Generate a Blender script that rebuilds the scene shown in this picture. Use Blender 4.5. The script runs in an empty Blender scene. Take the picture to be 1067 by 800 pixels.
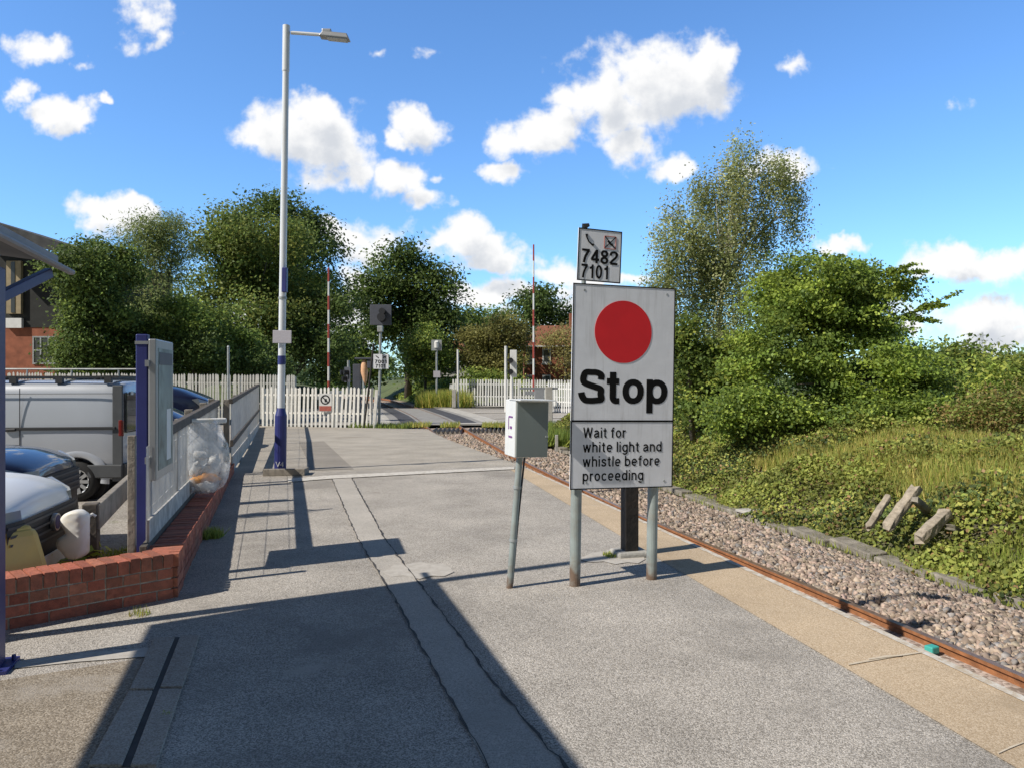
import bpy, bmesh, math, random
import numpy as np
from mathutils import Vector, Matrix
R = math.radians
random.seed(7); rng = np.random.default_rng(7)
sc = bpy.context.scene
C = sc.collection
EYE, F, U0, VH = 1.6, 800.0, 533.5, 392.0

# ------------------------------------------------------------------ survey helpers
def at(u, v, z=0.0):            # ground-survey: point of the horizontal plane z seen in direction u,v
    d = (EYE - z) * F / (v - VH)
    return Vector(((u - U0) * d / F, d, z))
def dep(u, v, y):               # point in direction u,v at distance y
    return Vector(((u - U0) * y / F, y, EYE - (v - VH) * y / F))
DIR = Vector((-.291, .957, 0)); NRM = Vector((.957, .291, 0))      # along / across the platform
def ls(lat, s, z=0.0):
    p = NRM * lat + DIR * s; p.z = z; return p
def zplat(s): return 0.0 if s < 13.2 else max(-.5, -(s - 13.2) * .5 / 18.0)

ys = np.array([.3, 3.855, 6.53, 7.76, 9.62, 13.3, 27.8, 30.5]); xs = np.array([3.3, 2.57, 1.963, 1.70, 1.22, .2, -2.83, -3.4])
_cf = np.polyfit(ys, xs, 3)
def ex(y): return float(np.polyval(_cf, y)) if y > 0 else float(np.polyval(_cf, 0)) - y * .2
def xc(y):                      # track centre line
    if y <= 26: return ex(y) + float(np.interp(y, [0, 6, 14, 26], [1.34, 1.32, 1.12, 1.15]))
    return float(np.interp(y, [26, 42.7, 56, 74, 100, 140], [ex(26) + 1.15, -4.7, -7.9, -12.6, -22, -45]))
def zrail(y): return float(np.interp(y, [0, 12, 34, 60], [-.8, -.8, -.62, -.6]))

# ------------------------------------------------------------------ materials
def nodes(name):
    m = bpy.data.materials.new(name); m.use_nodes = True
    nt = m.node_tree; return m, nt, nt.nodes['Principled BSDF']
def rgba(c): return (c[0], c[1], c[2], 1)
def mat(name, col, rough=.6, metal=0., scale=8., var=.25, bump=0., bscale=60., dirt=None, dscale=1.5, damt=.5, attr=False, spec=.5):
    m, nt, b = nodes(name); N, L = nt.nodes, nt.links
    tc = N.new('ShaderNodeTexCoord')
    no = N.new('ShaderNodeTexNoise'); no.inputs['Scale'].default_value = scale; no.inputs['Detail'].default_value = 6
    L.new(tc.outputs['Object'], no.inputs['Vector'])
    mr = N.new('ShaderNodeMapRange'); mr.inputs['From Min'].default_value = .3; mr.inputs['From Max'].default_value = .7
    mr.inputs['To Min'].default_value = 1 - var; mr.inputs['To Max'].default_value = 1 + var
    L.new(no.outputs['Fac'], mr.inputs['Value'])
    mul = N.new('ShaderNodeVectorMath'); mul.operation = 'SCALE'
    if attr:
        a = N.new('ShaderNodeAttribute'); a.attribute_name = 'Col'; L.new(a.outputs['Color'], mul.inputs[0])
    else: mul.inputs[0].default_value = col[:3]
    L.new(mr.outputs['Result'], mul.inputs['Scale'])
    out = mul.outputs['Vector']
    if dirt:
        n2 = N.new('ShaderNodeTexNoise'); n2.inputs['Scale'].default_value = dscale; n2.inputs['Detail'].default_value = 8; n2.inputs['Roughness'].default_value = .65
        L.new(tc.outputs['Object'], n2.inputs['Vector'])
        m2 = N.new('ShaderNodeMapRange'); m2.inputs['From Min'].default_value = .5; m2.inputs['From Max'].default_value = .72
        m2.inputs['To Max'].default_value = damt; L.new(n2.outputs['Fac'], m2.inputs['Value'])
        mx = N.new('ShaderNodeMix'); mx.data_type = 'RGBA'; L.new(m2.outputs['Result'], mx.inputs['Factor'])
        L.new(out, mx.inputs['A']); mx.inputs['B'].default_value = rgba(dirt); out = mx.outputs['Result']
    L.new(out, b.inputs['Base Color'])
    b.inputs['Roughness'].default_value = rough; b.inputs['Metallic'].default_value = metal
    b.inputs['Specular IOR Level'].default_value = spec
    if bump:
        n3 = N.new('ShaderNodeTexNoise'); n3.inputs['Scale'].default_value = bscale; n3.inputs['Detail'].default_value = 5
        L.new(tc.outputs['Object'], n3.inputs['Vector'])
        bp = N.new('ShaderNodeBump'); bp.inputs['Strength'].default_value = bump; bp.inputs['Distance'].default_value = .02
        L.new(n3.outputs['Fac'], bp.inputs['Height']); L.new(bp.outputs['Normal'], b.inputs['Normal'])
    return m
def stone_mix(name, c_lo, c_mid, c_hi, cell=110., stain=None, stain2=None, big=.35, bump=.35, rough=.9):
    """aggregate surface: every pebble its own tone, with broad stains"""
    m, nt, b = nodes(name); N, L = nt.nodes, nt.links
    tc = N.new('ShaderNodeTexCoord')
    vo = N.new('ShaderNodeTexVoronoi'); vo.inputs['Scale'].default_value = cell; L.new(tc.outputs['Object'], vo.inputs['Vector'])
    sp = N.new('ShaderNodeSeparateColor'); L.new(vo.outputs['Color'], sp.inputs['Color'])
    cr = N.new('ShaderNodeValToRGB'); L.new(sp.outputs['Red'], cr.inputs['Fac'])
    e = cr.color_ramp.elements; e[0].position = .0; e[0].color = rgba(c_lo); e[1].position = 1; e[1].color = rgba(c_hi)
    q = e.new(.5); q.color = rgba(c_mid)
    n1 = N.new('ShaderNodeTexNoise'); n1.inputs['Scale'].default_value = 1.1; n1.inputs['Detail'].default_value = 9; n1.inputs['Roughness'].default_value = .62
    L.new(tc.outputs['Object'], n1.inputs['Vector'])
    mr = N.new('ShaderNodeMapRange'); mr.inputs['From Min'].default_value = .3; mr.inputs['From Max'].default_value = .7
    mr.inputs['To Min'].default_value = 1 - big; mr.inputs['To Max'].default_value = 1 + big * .7; L.new(n1.outputs['Fac'], mr.inputs['Value'])
    sc_ = N.new('ShaderNodeVectorMath'); sc_.operation = 'SCALE'; L.new(cr.outputs['Color'], sc_.inputs[0]); L.new(mr.outputs['Result'], sc_.inputs['Scale'])
    out = sc_.outputs['Vector']
    for k, (st, scl, lo) in enumerate([x for x in (stain, stain2) if x]):
        n2 = N.new('ShaderNodeTexNoise'); n2.inputs['Scale'].default_value = scl; n2.inputs['Detail'].default_value = 8; n2.inputs['Roughness'].default_value = .7
        mp = N.new('ShaderNodeMapping'); mp.inputs['Location'].default_value = (3.7 * k + 1, 9.1 * k, 2); L.new(tc.outputs['Object'], mp.inputs['Vector']); L.new(mp.outputs['Vector'], n2.inputs['Vector'])
        m2 = N.new('ShaderNodeMapRange'); m2.inputs['From Min'].default_value = lo; m2.inputs['From Max'].default_value = lo + .13; m2.inputs['To Max'].default_value = .65
        L.new(n2.outputs['Fac'], m2.inputs['Value'])
        mx = N.new('ShaderNodeMix'); mx.data_type = 'RGBA'; L.new(m2.outputs['Result'], mx.inputs['Factor']); L.new(out, mx.inputs['A']); mx.inputs['B'].default_value = rgba(st); out = mx.outputs['Result']
    L.new(out, b.inputs['Base Color']); b.inputs['Roughness'].default_value = rough; b.inputs['Specular IOR Level'].default_value = .25
    bp = N.new('ShaderNodeBump'); bp.inputs['Strength'].default_value = bump; bp.inputs['Distance'].default_value = .006
    L.new(vo.outputs['Distance'], bp.inputs['Height']); bp.invert = True; L.new(bp.outputs['Normal'], b.inputs['Normal'])
    return m
LEAFGAIN = 2.5
def leafmat(name, trans=.38, rough=.5):
    m = bpy.data.materials.new(name); m.use_nodes = True; nt = m.node_tree; N, L = nt.nodes, nt.links
    b = N['Principled BSDF']; out = N['Material Output']
    a0 = N.new('ShaderNodeAttribute'); a0.attribute_name = 'Col'; a = N.new('ShaderNodeMix'); a.data_type = 'RGBA'; a.blend_type = 'MULTIPLY'; a.inputs['Factor'].default_value = 1; a.inputs['B'].default_value = (LEAFGAIN * 1.04, LEAFGAIN, LEAFGAIN * .9, 1); L.new(a0.outputs['Color'], a.inputs['A'])
    L.new(a.outputs['Result'], b.inputs['Base Color']); b.inputs['Roughness'].default_value = rough; b.inputs['Specular IOR Level'].default_value = .2
    t = N.new('ShaderNodeBsdfTranslucent'); hs = N.new('ShaderNodeHueSaturation'); hs.inputs['Value'].default_value = 1.5; hs.inputs['Hue'].default_value = .485
    L.new(a.outputs['Result'], hs.inputs['Color']); L.new(hs.outputs['Color'], t.inputs['Color'])
    mx = N.new('ShaderNodeMixShader'); mx.inputs['Fac'].default_value = trans
    L.new(b.outputs['BSDF'], mx.inputs[1]); L.new(t.outputs['BSDF'], mx.inputs[2]); L.new(mx.outputs['Shader'], out.inputs['Surface'])
    return m
M = {}
M['asphalt'] = stone_mix('asphalt', (.20, .180, .155), (.41, .375, .328), (.65, .60, .535), 170, ((.25, .228, .20), .7, .53), ((.50, .46, .405), 2.2, .58), .22, .5)
M['ramp'] = stone_mix('ramp_asphalt', (.30, .268, .222), (.42, .38, .32), (.54, .495, .43), 110, ((.27, .24, .195), .6, .56), ((.38, .36, .33), 1.5, .6), .2)
M['patch'] = stone_mix('reinstated_asphalt', (.33, .30, .262), (.45, .415, .365), (.58, .54, .48), 190, ((.36, .33, .29), 1.2, .56), None, .14, .2)
M['newpatch'] = stone_mix('old_tarmac', (.22, .198, .168), (.30, .27, .23), (.38, .345, .30), 140, None, None, .15)
M['sand'] = stone_mix('sand_paving', (.41, .305, .195), (.53, .41, .275), (.66, .535, .385), 170, ((.34, .26, .17), .9, .54), ((.52, .46, .38), 2.5, .62), .16, .25)
M['dirtground'] = stone_mix('dirt_tarmac', (.17, .138, .10), (.29, .24, .18), (.44, .38, .30), 130, ((.38, .34, .29), 1.3, .52), ((.14, .115, .09), 2.4, .6), .25)
M['tar'] = mat('tar_joint', (.055, .05, .045), .8, var=.4)
def wornpaint(name, lo=.36, hi=.52, col=(.62, .61, .58), base=(.33, .315, .295)):
    m, nt, b = nodes(name); N, L = nt.nodes, nt.links; tc = N.new('ShaderNodeTexCoord')
    n = N.new('ShaderNodeTexNoise'); n.inputs['Scale'].default_value = 14; n.inputs['Detail'].default_value = 9; n.inputs['Roughness'].default_value = .75
    L.new(tc.outputs['Object'], n.inputs['Vector'])
    cr = N.new('ShaderNodeValToRGB'); e = cr.color_ramp.elements; e[0].position = lo; e[1].position = hi; e[0].color = rgba(base); e[1].color = rgba(col)
    L.new(n.outputs['Fac'], cr.inputs['Fac']); L.new(cr.outputs['Color'], b.inputs['Base Color']); b.inputs['Roughness'].default_value = .85
    return m
M['line'] = wornpaint('worn_white_line', .36, .56, (.66, .625, .56), (.42, .38, .325))
M['edgeline'] = wornpaint('worn_edge_line', .42, .6, (.66, .63, .57), (.47, .38, .27))
M['greyline'] = wornpaint('faded_grey_line', .35, .6, (.52, .485, .43), (.41, .372, .322))
M['concrete'] = mat('concrete', (.40, .385, .35), .9, scale=6, var=.2, bump=.3, bscale=40, dirt=(.22, .20, .16), dscale=3)
M['oldconcrete'] = mat('old_concrete', (.25, .225, .185), .95, scale=7, var=.35, bump=.8, bscale=25, dirt=(.10, .10, .05), dscale=2.2, damt=.8)
M['rubble'] = mat('rubble_concrete', (.37, .315, .24), .95, scale=9, var=.35, bump=1.0, bscale=22, dirt=(.20, .16, .11), dscale=5, damt=.8)
M['kick'] = mat('pale_board', (.50, .485, .45), .85, scale=9, var=.3, bump=.3, bscale=40, dirt=(.20, .18, .14), dscale=3, damt=.7)
M['crackfill'] = wornpaint('mortar_crack', .3, .6, (.63, .55, .43), (.53, .42, .29))
M['slab'] = stone_mix('dark_slab', (.30, .25, .20), (.42, .36, .30), (.52, .46, .39), 160, ((.25, .21, .165), 2, .55), None, .2)
M['ballast'] = mat('ballast_stone', (1, 1, 1), .9, scale=30, var=.2, attr=True)
M['ballastbed'] = stone_mix('ballast_bed', (.20, .155, .125), (.40, .32, .27), (.62, .52, .45), 28, ((.28, .22, .17), .8, .55), None, .25, .9)
M['earth'] = mat('earth', (.11, .10, .055), .95, scale=3, var=.4, bump=.5, bscale=20, dirt=(.07, .09, .03), dscale=.7, damt=.9)
M['grassland'] = mat('grassland', (.085, .11, .035), .95, scale=.6, var=.35, bump=.5, bscale=8, dirt=(.12, .12, .05), dscale=.2, damt=.8)
M['carpark'] = stone_mix('car_park_surface', (.22, .20, .17), (.34, .31, .275), (.46, .43, .39), 70, ((.17, .155, .12), .7, .54), ((.16, .19, .05), 1.3, .63), .22)
M['road'] = stone_mix('road_surface', (.30, .28, .255), (.40, .375, .34), (.48, .45, .41), 40, None, None, .15)
M['deck'] = mat('crossing_deck', (.30, .29, .275), .85, scale=3, var=.2)
M['rubber'] = mat('crossing_rubber', (.07, .07, .078), .8, scale=3, var=.3)
M['pale'] = mat('pale_concrete', (.48, .46, .42), .9, scale=3, var=.18)
M['rust'] = mat('rusty_rail', (.30, .125, .05), .75, scale=12, var=.3, bump=.25, bscale=60, dirt=(.16, .065, .03), dscale=5, damt=.8)
M['railtop'] = mat('rail_head', (.34, .22, .15), .4, .55, scale=10, var=.25)
M['brick'] = mat('red_brick', (1, 1, 1), .85, scale=25, var=.22, bump=.35, bscale=80, attr=True, dirt=(.17, .10, .07), dscale=3, damt=.55)
M['mortar'] = mat('mortar', (.46, .41, .34), .95, scale=20, var=.3, bump=.4, bscale=60)
M['housebrick'] = mat('house_brick', (.30, .105, .058), .9, scale=3, var=.25)
M['galv'] = mat('galvanised_steel', (.36, .385, .385), .55, .35, scale=9, var=.2, dirt=(.28, .17, .10), dscale=4, damt=.4)
M['galvpost'] = mat('grey_green_post', (.30, .345, .335), .6, .15, scale=7, var=.2, dirt=(.26, .20, .14), dscale=5, damt=.6)
def rustup(m):
    nt = m.node_tree; N, L = nt.nodes, nt.links; b = N['Principled BSDF']; src = b.inputs['Base Color'].links[0].from_socket
    tc = N.new('ShaderNodeTexCoord'); sx_ = N.new('ShaderNodeSeparateXYZ'); L.new(tc.outputs['Object'], sx_.inputs[0]); n = N.new('ShaderNodeTexNoise'); n.inputs['Scale'].default_value = 14; n.inputs['Detail'].default_value = 7; L.new(tc.outputs['Object'], n.inputs['Vector'])
    a = N.new('ShaderNodeMath'); a.operation = 'MULTIPLY_ADD'; a.inputs[1].default_value = .45; a.inputs[2].default_value = -.10; L.new(n.outputs['Fac'], a.inputs[0])
    d = N.new('ShaderNodeMath'); d.operation = 'SUBTRACT'; L.new(a.outputs[0], d.inputs[0]); L.new(sx_.outputs['Z'], d.inputs[1])
    mr = N.new('ShaderNodeMapRange'); mr.inputs['From Min'].default_value = -.05; mr.inputs['From Max'].default_value = .10; mr.inputs['To Max'].default_value = .9; L.new(d.outputs[0], mr.inputs['Value'])
    mx = N.new('ShaderNodeMix'); mx.data_type = 'RGBA'; L.new(mr.outputs['Result'], mx.inputs['Factor']); L.new(src, mx.inputs['A']); mx.inputs['B'].default_value = (.15, .085, .05, 1); L.new(mx.outputs['Result'], b.inputs['Base Color'])
rustup(M['galvpost'])
M['rustfoot'] = mat('rusty_post_foot', (.20, .13, .085), .85, scale=14, var=.4)
M['box'] = mat('cabinet_grey_shaded', (.17, .20, .19), .5, scale=4, var=.08)  # door grey taken darker to stand for its shaded face
M['boxside'] = mat('cabinet_white', (.72, .73, .71), .5, scale=5, var=.06)
def streaks(m, amt=.35):
    nt = m.node_tree; N, L = nt.nodes, nt.links; b = N['Principled BSDF']; src = b.inputs['Base Color'].links[0].from_socket
    tc = N.new('ShaderNodeTexCoord'); mp = N.new('ShaderNodeMapping'); mp.inputs['Scale'].default_value = (26, 26, 1.6); L.new(tc.outputs['Object'], mp.inputs['Vector'])
    n = N.new('ShaderNodeTexNoise'); n.inputs['Scale'].default_value = 1; n.inputs['Detail'].default_value = 7; n.inputs['Roughness'].default_value = .7; L.new(mp.outputs['Vector'], n.inputs['Vector'])
    mr = N.new('ShaderNodeMapRange'); mr.inputs['From Min'].default_value = .52; mr.inputs['From Max'].default_value = .75; mr.inputs['To Max'].default_value = amt; L.new(n.outputs['Fac'], mr.inputs['Value'])
    mx = N.new('ShaderNodeMix'); mx.data_type = 'RGBA'; L.new(mr.outputs['Result'], mx.inputs['Factor']); L.new(src, mx.inputs['A']); mx.inputs['B'].default_value = (.22, .21, .18, 1); L.new(mx.outputs['Result'], b.inputs['Base Color']); return m
M['signface'] = mat('reflective_sheeting', (.74, .755, .79), .5, scale=9, var=.05, dirt=(.58, .59, .60), dscale=2.5, damt=.5)
streaks(M['signface'], .30); streaks(M['box'], .4); streaks(M['boxside'], .35)
M['signred'] = mat('sign_red', (.66, .012, .018), .6, scale=6, var=.06)
M['signblack'] = mat('sign_black', (.010, .010, .010), .8, var=.1, spec=.1)
M['black'] = mat('black_paint', (.015, .015, .017), .5, var=.2)
M['blacktimber'] = mat('creosoted_timber', (.022, .018, .015), .75, scale=12, var=.5, bump=.4, bscale=30, dirt=(.06, .035, .022), dscale=5)
M['white'] = mat('white_paint', (.74, .74, .72), .5, scale=5, var=.06, dirt=(.55, .54, .5), dscale=3, damt=.4)
M['lampwhite'] = mat('white_column_paint', (.70, .72, .74), .4, scale=3, var=.05)
M['palewhite'] = mat('weathered_white_timber', (.74, .72, .67), .75, scale=7, var=.14, dirt=(.42, .39, .31), dscale=3, damt=.6)
M['navy'] = mat('navy_blue_paint', (.028, .035, .17), .45, scale=4, var=.15)
M['purple'] = mat('violet_blue_paint', (.055, .052, .135), .45, scale=4, var=.15, dirt=(.10, .09, .18), dscale=3)
M['alu'] = mat('aluminium', (.40, .41, .425), .4, .6, scale=4, var=.08)
M['timber'] = mat('weathered_timber', (.27, .24, .20), .85, scale=8, var=.3, bump=.4, bscale=30, dirt=(.13, .11, .09), dscale=4)
M['darktimber'] = mat('dark_timber_rail', (.10, .085, .07), .85, scale=9, var=.35, bump=.3, bscale=30)
def netting():
    m = mat('pale_netting', (.66, .65, .62), .8, scale=6, var=.3, dirt=(.42, .40, .34), dscale=2, damt=.5); nt = m.node_tree; N, L = nt.nodes, nt.links
    t = N.new('ShaderNodeBsdfTranslucent'); t.inputs['Color'].default_value = (.75, .74, .70, 1); mx = N.new('ShaderNodeMixShader'); mx.inputs['Fac'].default_value = .5
    L.new(N['Principled BSDF'].outputs['BSDF'], mx.inputs[1]); L.new(t.outputs['BSDF'], mx.inputs[2]); L.new(mx.outputs['Shader'], N['Material Output'].inputs['Surface']); return m
M['meshpale'] = netting()
M['asphaltroof'] = mat('roof_sheet', (.10, .10, .10), .8, scale=3, var=.3)
M['cladding'] = mat('dark_cladding', (.018, .019, .017), .8, scale=3, var=.3)
M['fascia'] = mat('grey_fascia', (.24, .23, .235), .6, scale=5, var=.15)
M['cream'] = mat('cream_panel', (.34, .27, .16), .7, scale=4, var=.15)
M['tile'] = mat('roof_tile', (.23, .09, .05), .9, scale=4, var=.3)
M['bark'] = mat('bark', (.12, .10, .08), .9, scale=8, var=.4, bump=.6, bscale=20)
M['birchbark'] = mat('birch_bark', (.42, .40, .36), .8, scale=8, var=.3, dirt=(.06, .05, .045), dscale=4, damt=.9)
M['leaf'] = leafmat('leaf'); M['ivy'] = leafmat('ivy_leaf', .2, .55); M['grass'] = leafmat('grass_blade', .35, .6)
M['tyre'] = mat('tyre', (.018, .018, .018), .85, var=.2); M['rim'] = mat('alloy', (.55, .56, .57), .3, .7, var=.05)
M['plastic'] = mat('dark_plastic', (.03, .031, .034), .6, var=.15); M['greyplastic'] = mat('grey_bumper_plastic', (.075, .08, .085), .6, var=.12)
M['yellow'] = mat('faded_yellow_plastic', (.78, .58, .17), .55, scale=4, var=.1, dirt=(.66, .52, .24), dscale=3)
M['redpaint'] = mat('red_band', (.36, .065, .05), .5, var=.1); M['orange'] = mat('orange_plastic', (.75, .33, .06), .5, scale=20, var=.3)
M['teal'] = mat('teal_plastic', (.06, .42, .36), .5, var=.1); M['amber'] = mat('lens_red', (.16, .018, .014), .25, var=.1)
M['ampl'] = mat('amber_plate', (.65, .35, .05), .5, var=.1)
M['signred2'] = mat('notice_red', (.45, .13, .10), .5, var=.1); M['purpleprint'] = mat('purple_print', (.20, .07, .25), .6, var=.2)
M['slate'] = mat('slate_grey_board', (.075, .08, .10), .55, var=.1)
M['plategrey'] = mat('plate_grey', (.44, .42, .46), .6, scale=60, var=.12)
M['peach'] = mat('peach_wrap', (.72, .42, .24), .7, var=.15)
M['poster'] = mat('poster', (.22, .27, .25), .5, scale=6, var=.5, dirt=(.10, .13, .14), dscale=3, damt=.8)
def carpaint(name, col, metal=.0, coat=1.):
    m = mat(name, col, .35, metal, scale=2, var=.03); b = m.node_tree.nodes['Principled BSDF']
    b.inputs['Coat Weight'].default_value = coat; b.inputs['Coat Roughness'].default_value = .04; return m
M['carwhite'] = carpaint('white_car_paint', (.84, .85, .86), 0., .2); M['carnavy'] = carpaint('navy_car_paint', (.008, .013, .045), .1)
M['carsilver'] = carpaint('silver_van_paint', (.50, .525, .565), .2, .5); 
def glass(name, col=(.02, .025, .03), rough=.03):
    m, nt, b = nodes(name); b.inputs['Base Color'].default_value = rgba(col); b.inputs['Roughness'].default_value = rough; b.inputs['Specular IOR Level'].default_value = .8; return m
M['glass'] = glass('dark_glass'); M['windowglass'] = glass('window_glass', (.05, .055, .06), .1)
def clearfilm():
    m, nt, b = nodes('clear_film'); N, L = nt.nodes, nt.links; out = N['Material Output']
    b.inputs['Base Color'].default_value = (.78, .80, .82, 1); b.inputs['Roughness'].default_value = .16; b.inputs['Specular IOR Level'].default_value = .9
    tr = N.new('ShaderNodeBsdfTransparent'); mx = N.new('ShaderNodeMixShader'); tc = N.new('ShaderNodeTexCoord')
    n = N.new('ShaderNodeTexNoise'); n.inputs['Scale'].default_value = 9; n.inputs['Detail'].default_value = 6; L.new(tc.outputs['Object'], n.inputs['Vector'])
    mr = N.new('ShaderNodeMapRange'); mr.inputs['From Min'].default_value = .35; mr.inputs['From Max'].default_value = .68; mr.inputs['To Min'].default_value = .15; mr.inputs['To Max'].default_value = .85
    L.new(n.outputs['Fac'], mr.inputs['Value']); L.new(mr.outputs['Result'], mx.inputs['Fac'])
    L.new(tr.outputs['BSDF'], mx.inputs[1]); L.new(b.outputs['BSDF'], mx.inputs[2]); L.new(mx.outputs['Shader'], out.inputs['Surface'])
    return m
M['film'] = clearfilm()
M['bagwhite'] = mat('white_bag', (.86, .85, .82), .45, scale=6, var=.06, dirt=(.80, .62, .26), dscale=4, damt=.7)
M['lens'] = glass('headlamp_lens', (.35, .37, .38), .08)

# ------------------------------------------------------------------ mesh builder
class MB:
    def __init__(s): s.v = []; s.f = []; s.mi = []; s.col = None
    def add(s, vs, fs, mi=0):
        o = len(s.v); s.v += [tuple(v) for v in vs]
        for f in fs: s.f.append(tuple(i + o for i in f)); s.mi.append(mi)
    def box(s, c, d, rot=None, mi=0, taper=None):
        x, y, z = d[0] / 2, d[1] / 2, d[2] / 2; vs = []
        for k in range(8):
            t = (taper if taper and k & 4 else 1)
            p = Vector(((x if k & 1 else -x) * t, (y if k & 2 else -y) * t, z if k & 4 else -z))
            if rot is not None: p = rot @ p
            vs.append(p + Vector(c))
        s.add(vs, [(0, 2, 3, 1), (4, 5, 7, 6), (0, 1, 5, 4), (2, 6, 7, 3), (0, 4, 6, 2), (1, 3, 7, 5)], mi)
    def tube(s, pts, rs, n=12, mi=0, cap=True):
        pts = [Vector(p) for p in pts]; rs = rs if hasattr(rs, '__len__') else [rs] * len(pts); vs = []; fs = []
        up = None
        for i, p in enumerate(pts):
            t = (pts[min(i + 1, len(pts) - 1)] - pts[max(i - 1, 0)])
            t = t.normalized() if t.length > 1e-9 else Vector((0, 0, 1))
            if up is None: up = Vector((1, 0, 0)) if abs(t.x) < .8 else Vector((0, 1, 0))
            a = (up - t * up.dot(t)).normalized(); b = t.cross(a); up = a
            for k in range(n):
                q = 2 * math.pi * k / n; vs.append(p + (a * math.cos(q) + b * math.sin(q)) * rs[i])
        for i in range(len(pts) - 1):
            for k in range(n):
                k2 = (k + 1) % n; fs.append((i * n + k, i * n + k2, (i + 1) * n + k2, (i + 1) * n + k))
        if cap: fs.append(tuple(range(n - 1, -1, -1))); fs.append(tuple((len(pts) - 1) * n + k for k in range(n)))
        s.add(vs, fs, mi)
    def quad(s, a, b, c, d, mi=0): s.add([a, b, c, d], [(0, 1, 2, 3)], mi)
    def bar(s, a, b, w, h, mi=0, up=(0, 0, 1)):       # box from a to b
        a, b = Vector(a), Vector(b); t = (b - a); ln = t.length; t.normalize(); u = Vector(up); x = t.cross(u).normalized(); z = x.cross(t)
        s.box((a + b) / 2, (w, ln, h), Matrix((x, t, z)).transposed(), mi)
    def ring(s, c, r0, r1, n=40, ax='y', th=.0, mi=0):  # flat disc/annulus facing -Y
        vs = []; fs = []
        for k in range(n):
            q = 2 * math.pi * k / n
            for r in (r0, r1): vs.append((c[0] + r * math.cos(q), c[1], c[2] + r * math.sin(q)))
        for k in range(n):
            j = (k + 1) % n; fs.append((2 * k, 2 * j, 2 * j + 1, 2 * k + 1))
        s.add(vs, fs, mi)
    def build(s, name, m, parent=None, smooth=False, bevel=0, sub=0, cols=None):
        me = bpy.data.meshes.new(name); me.from_pydata(s.v, [], s.f)
        for x in (m if isinstance(m, (list, tuple)) else [m]): me.materials.append(x)
        if isinstance(m, (list, tuple)): me.polygons.foreach_set('material_index', s.mi)
        if cols is not None:
            a = me.color_attributes.new('Col', 'FLOAT_COLOR', 'POINT'); a.data.foreach_set('color', np.asarray(cols, dtype=np.float32).ravel())
        bm = bmesh.new(); bm.from_mesh(me); bmesh.ops.recalc_face_normals(bm, faces=bm.faces); bm.to_mesh(me); bm.free()
        if smooth: me.polygons.foreach_set('use_smooth', [True] * len(me.polygons))
        me.update()
        o = bpy.data.objects.new(name, me); C.objects.link(o)
        if parent is not None: o.parent = parent
        if bevel:
            b = o.modifiers.new('Bevel', 'BEVEL'); b.width = bevel; b.segments = 2; b.limit_method = 'ANGLE'; b.angle_limit = R(40)
        if sub:
            b = o.modifiers.new('Sub', 'SUBSURF'); b.levels = sub; b.render_levels = sub
        return o
def fastmesh(name, V, Q, m, parent=None, cols=None, n=4):
    me = bpy.data.meshes.new(name); V = np.ascontiguousarray(V, dtype=np.float32); Q = np.ascontiguousarray(Q, dtype=np.int32)
    me.vertices.add(len(V)); me.vertices.foreach_set('co', V.ravel())
    me.loops.add(Q.size); me.loops.foreach_set('vertex_index', Q.ravel())
    me.polygons.add(len(Q)); me.polygons.foreach_set('loop_start', np.arange(len(Q), dtype=np.int32) * n)
    me.materials.append(m)
    if cols is not None:
        a = me.color_attributes.new('Col', 'FLOAT_COLOR', 'POINT')
        cc = np.ones((len(V), 4), dtype=np.float32); cc[:, :3] = cols; a.data.foreach_set('color', cc.ravel())
    me.update(calc_edges=True); me.validate()
    o = bpy.data.objects.new(name, me); C.objects.link(o)
    if parent is not None: o.parent = parent
    return o
def tag(o, label=None, cat=None, group=None, kind=None):
    if label: o['label'] = label
    if cat: o['category'] = cat
    if group: o['group'] = group
    if kind: o['kind'] = kind
    return o
def thing(name, label, cat, loc=(0, 0, 0), rz=0, group=None, ry=0, rx=0):
    o = bpy.data.objects.new(name, None); C.objects.link(o); o.location = loc; o.rotation_mode = 'XYZ'
    o.matrix_basis = Matrix.Translation(loc) @ Matrix.Rotation(rz, 4, 'Z') @ Matrix.Rotation(ry, 4, 'Y') @ Matrix.Rotation(rx, 4, 'X')
    o.empty_display_size = .2
    return tag(o, label, cat, group)
def struct(o): o['kind'] = 'structure'; return o
def copy_tree(o, parent=None):
    c = o.copy(); C.objects.link(c); c.parent = parent
    for ch in list(o.children): copy_tree(ch, c)
    return c
def text(s, size, m, parent, loc, name='lettering', offset=0., rz=0, width=None, align='LEFT', spacing=1.0, ex_=.0008, rx=math.pi / 2, line=1.0):
    cu = bpy.data.curves.new('t', 'FONT'); cu.body = s; cu.size = size; cu.offset = offset; cu.extrude = ex_; cu.align_x = align; cu.space_character = spacing; cu.space_line = line
    cu.resolution_u = 4
    o = bpy.data.objects.new('t', cu); C.objects.link(o)
    dg = bpy.context.evaluated_depsgraph_get(); me = bpy.data.meshes.new_from_object(o.evaluated_get(dg)); bpy.data.objects.remove(o)
    me.materials.clear(); me.materials.append(m); me.name = name
    n = bpy.data.objects.new(name, me); C.objects.link(n); n.parent = parent; n.location = loc; n.rotation_euler = (rx, 0, rz)
    if width:
        xs_ = [v.co.x for v in me.vertices]; w = max(xs_) - min(xs_); k = width / w
        for v in me.vertices: v.co.x = (v.co.x - min(xs_)) * k
    return n


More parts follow.
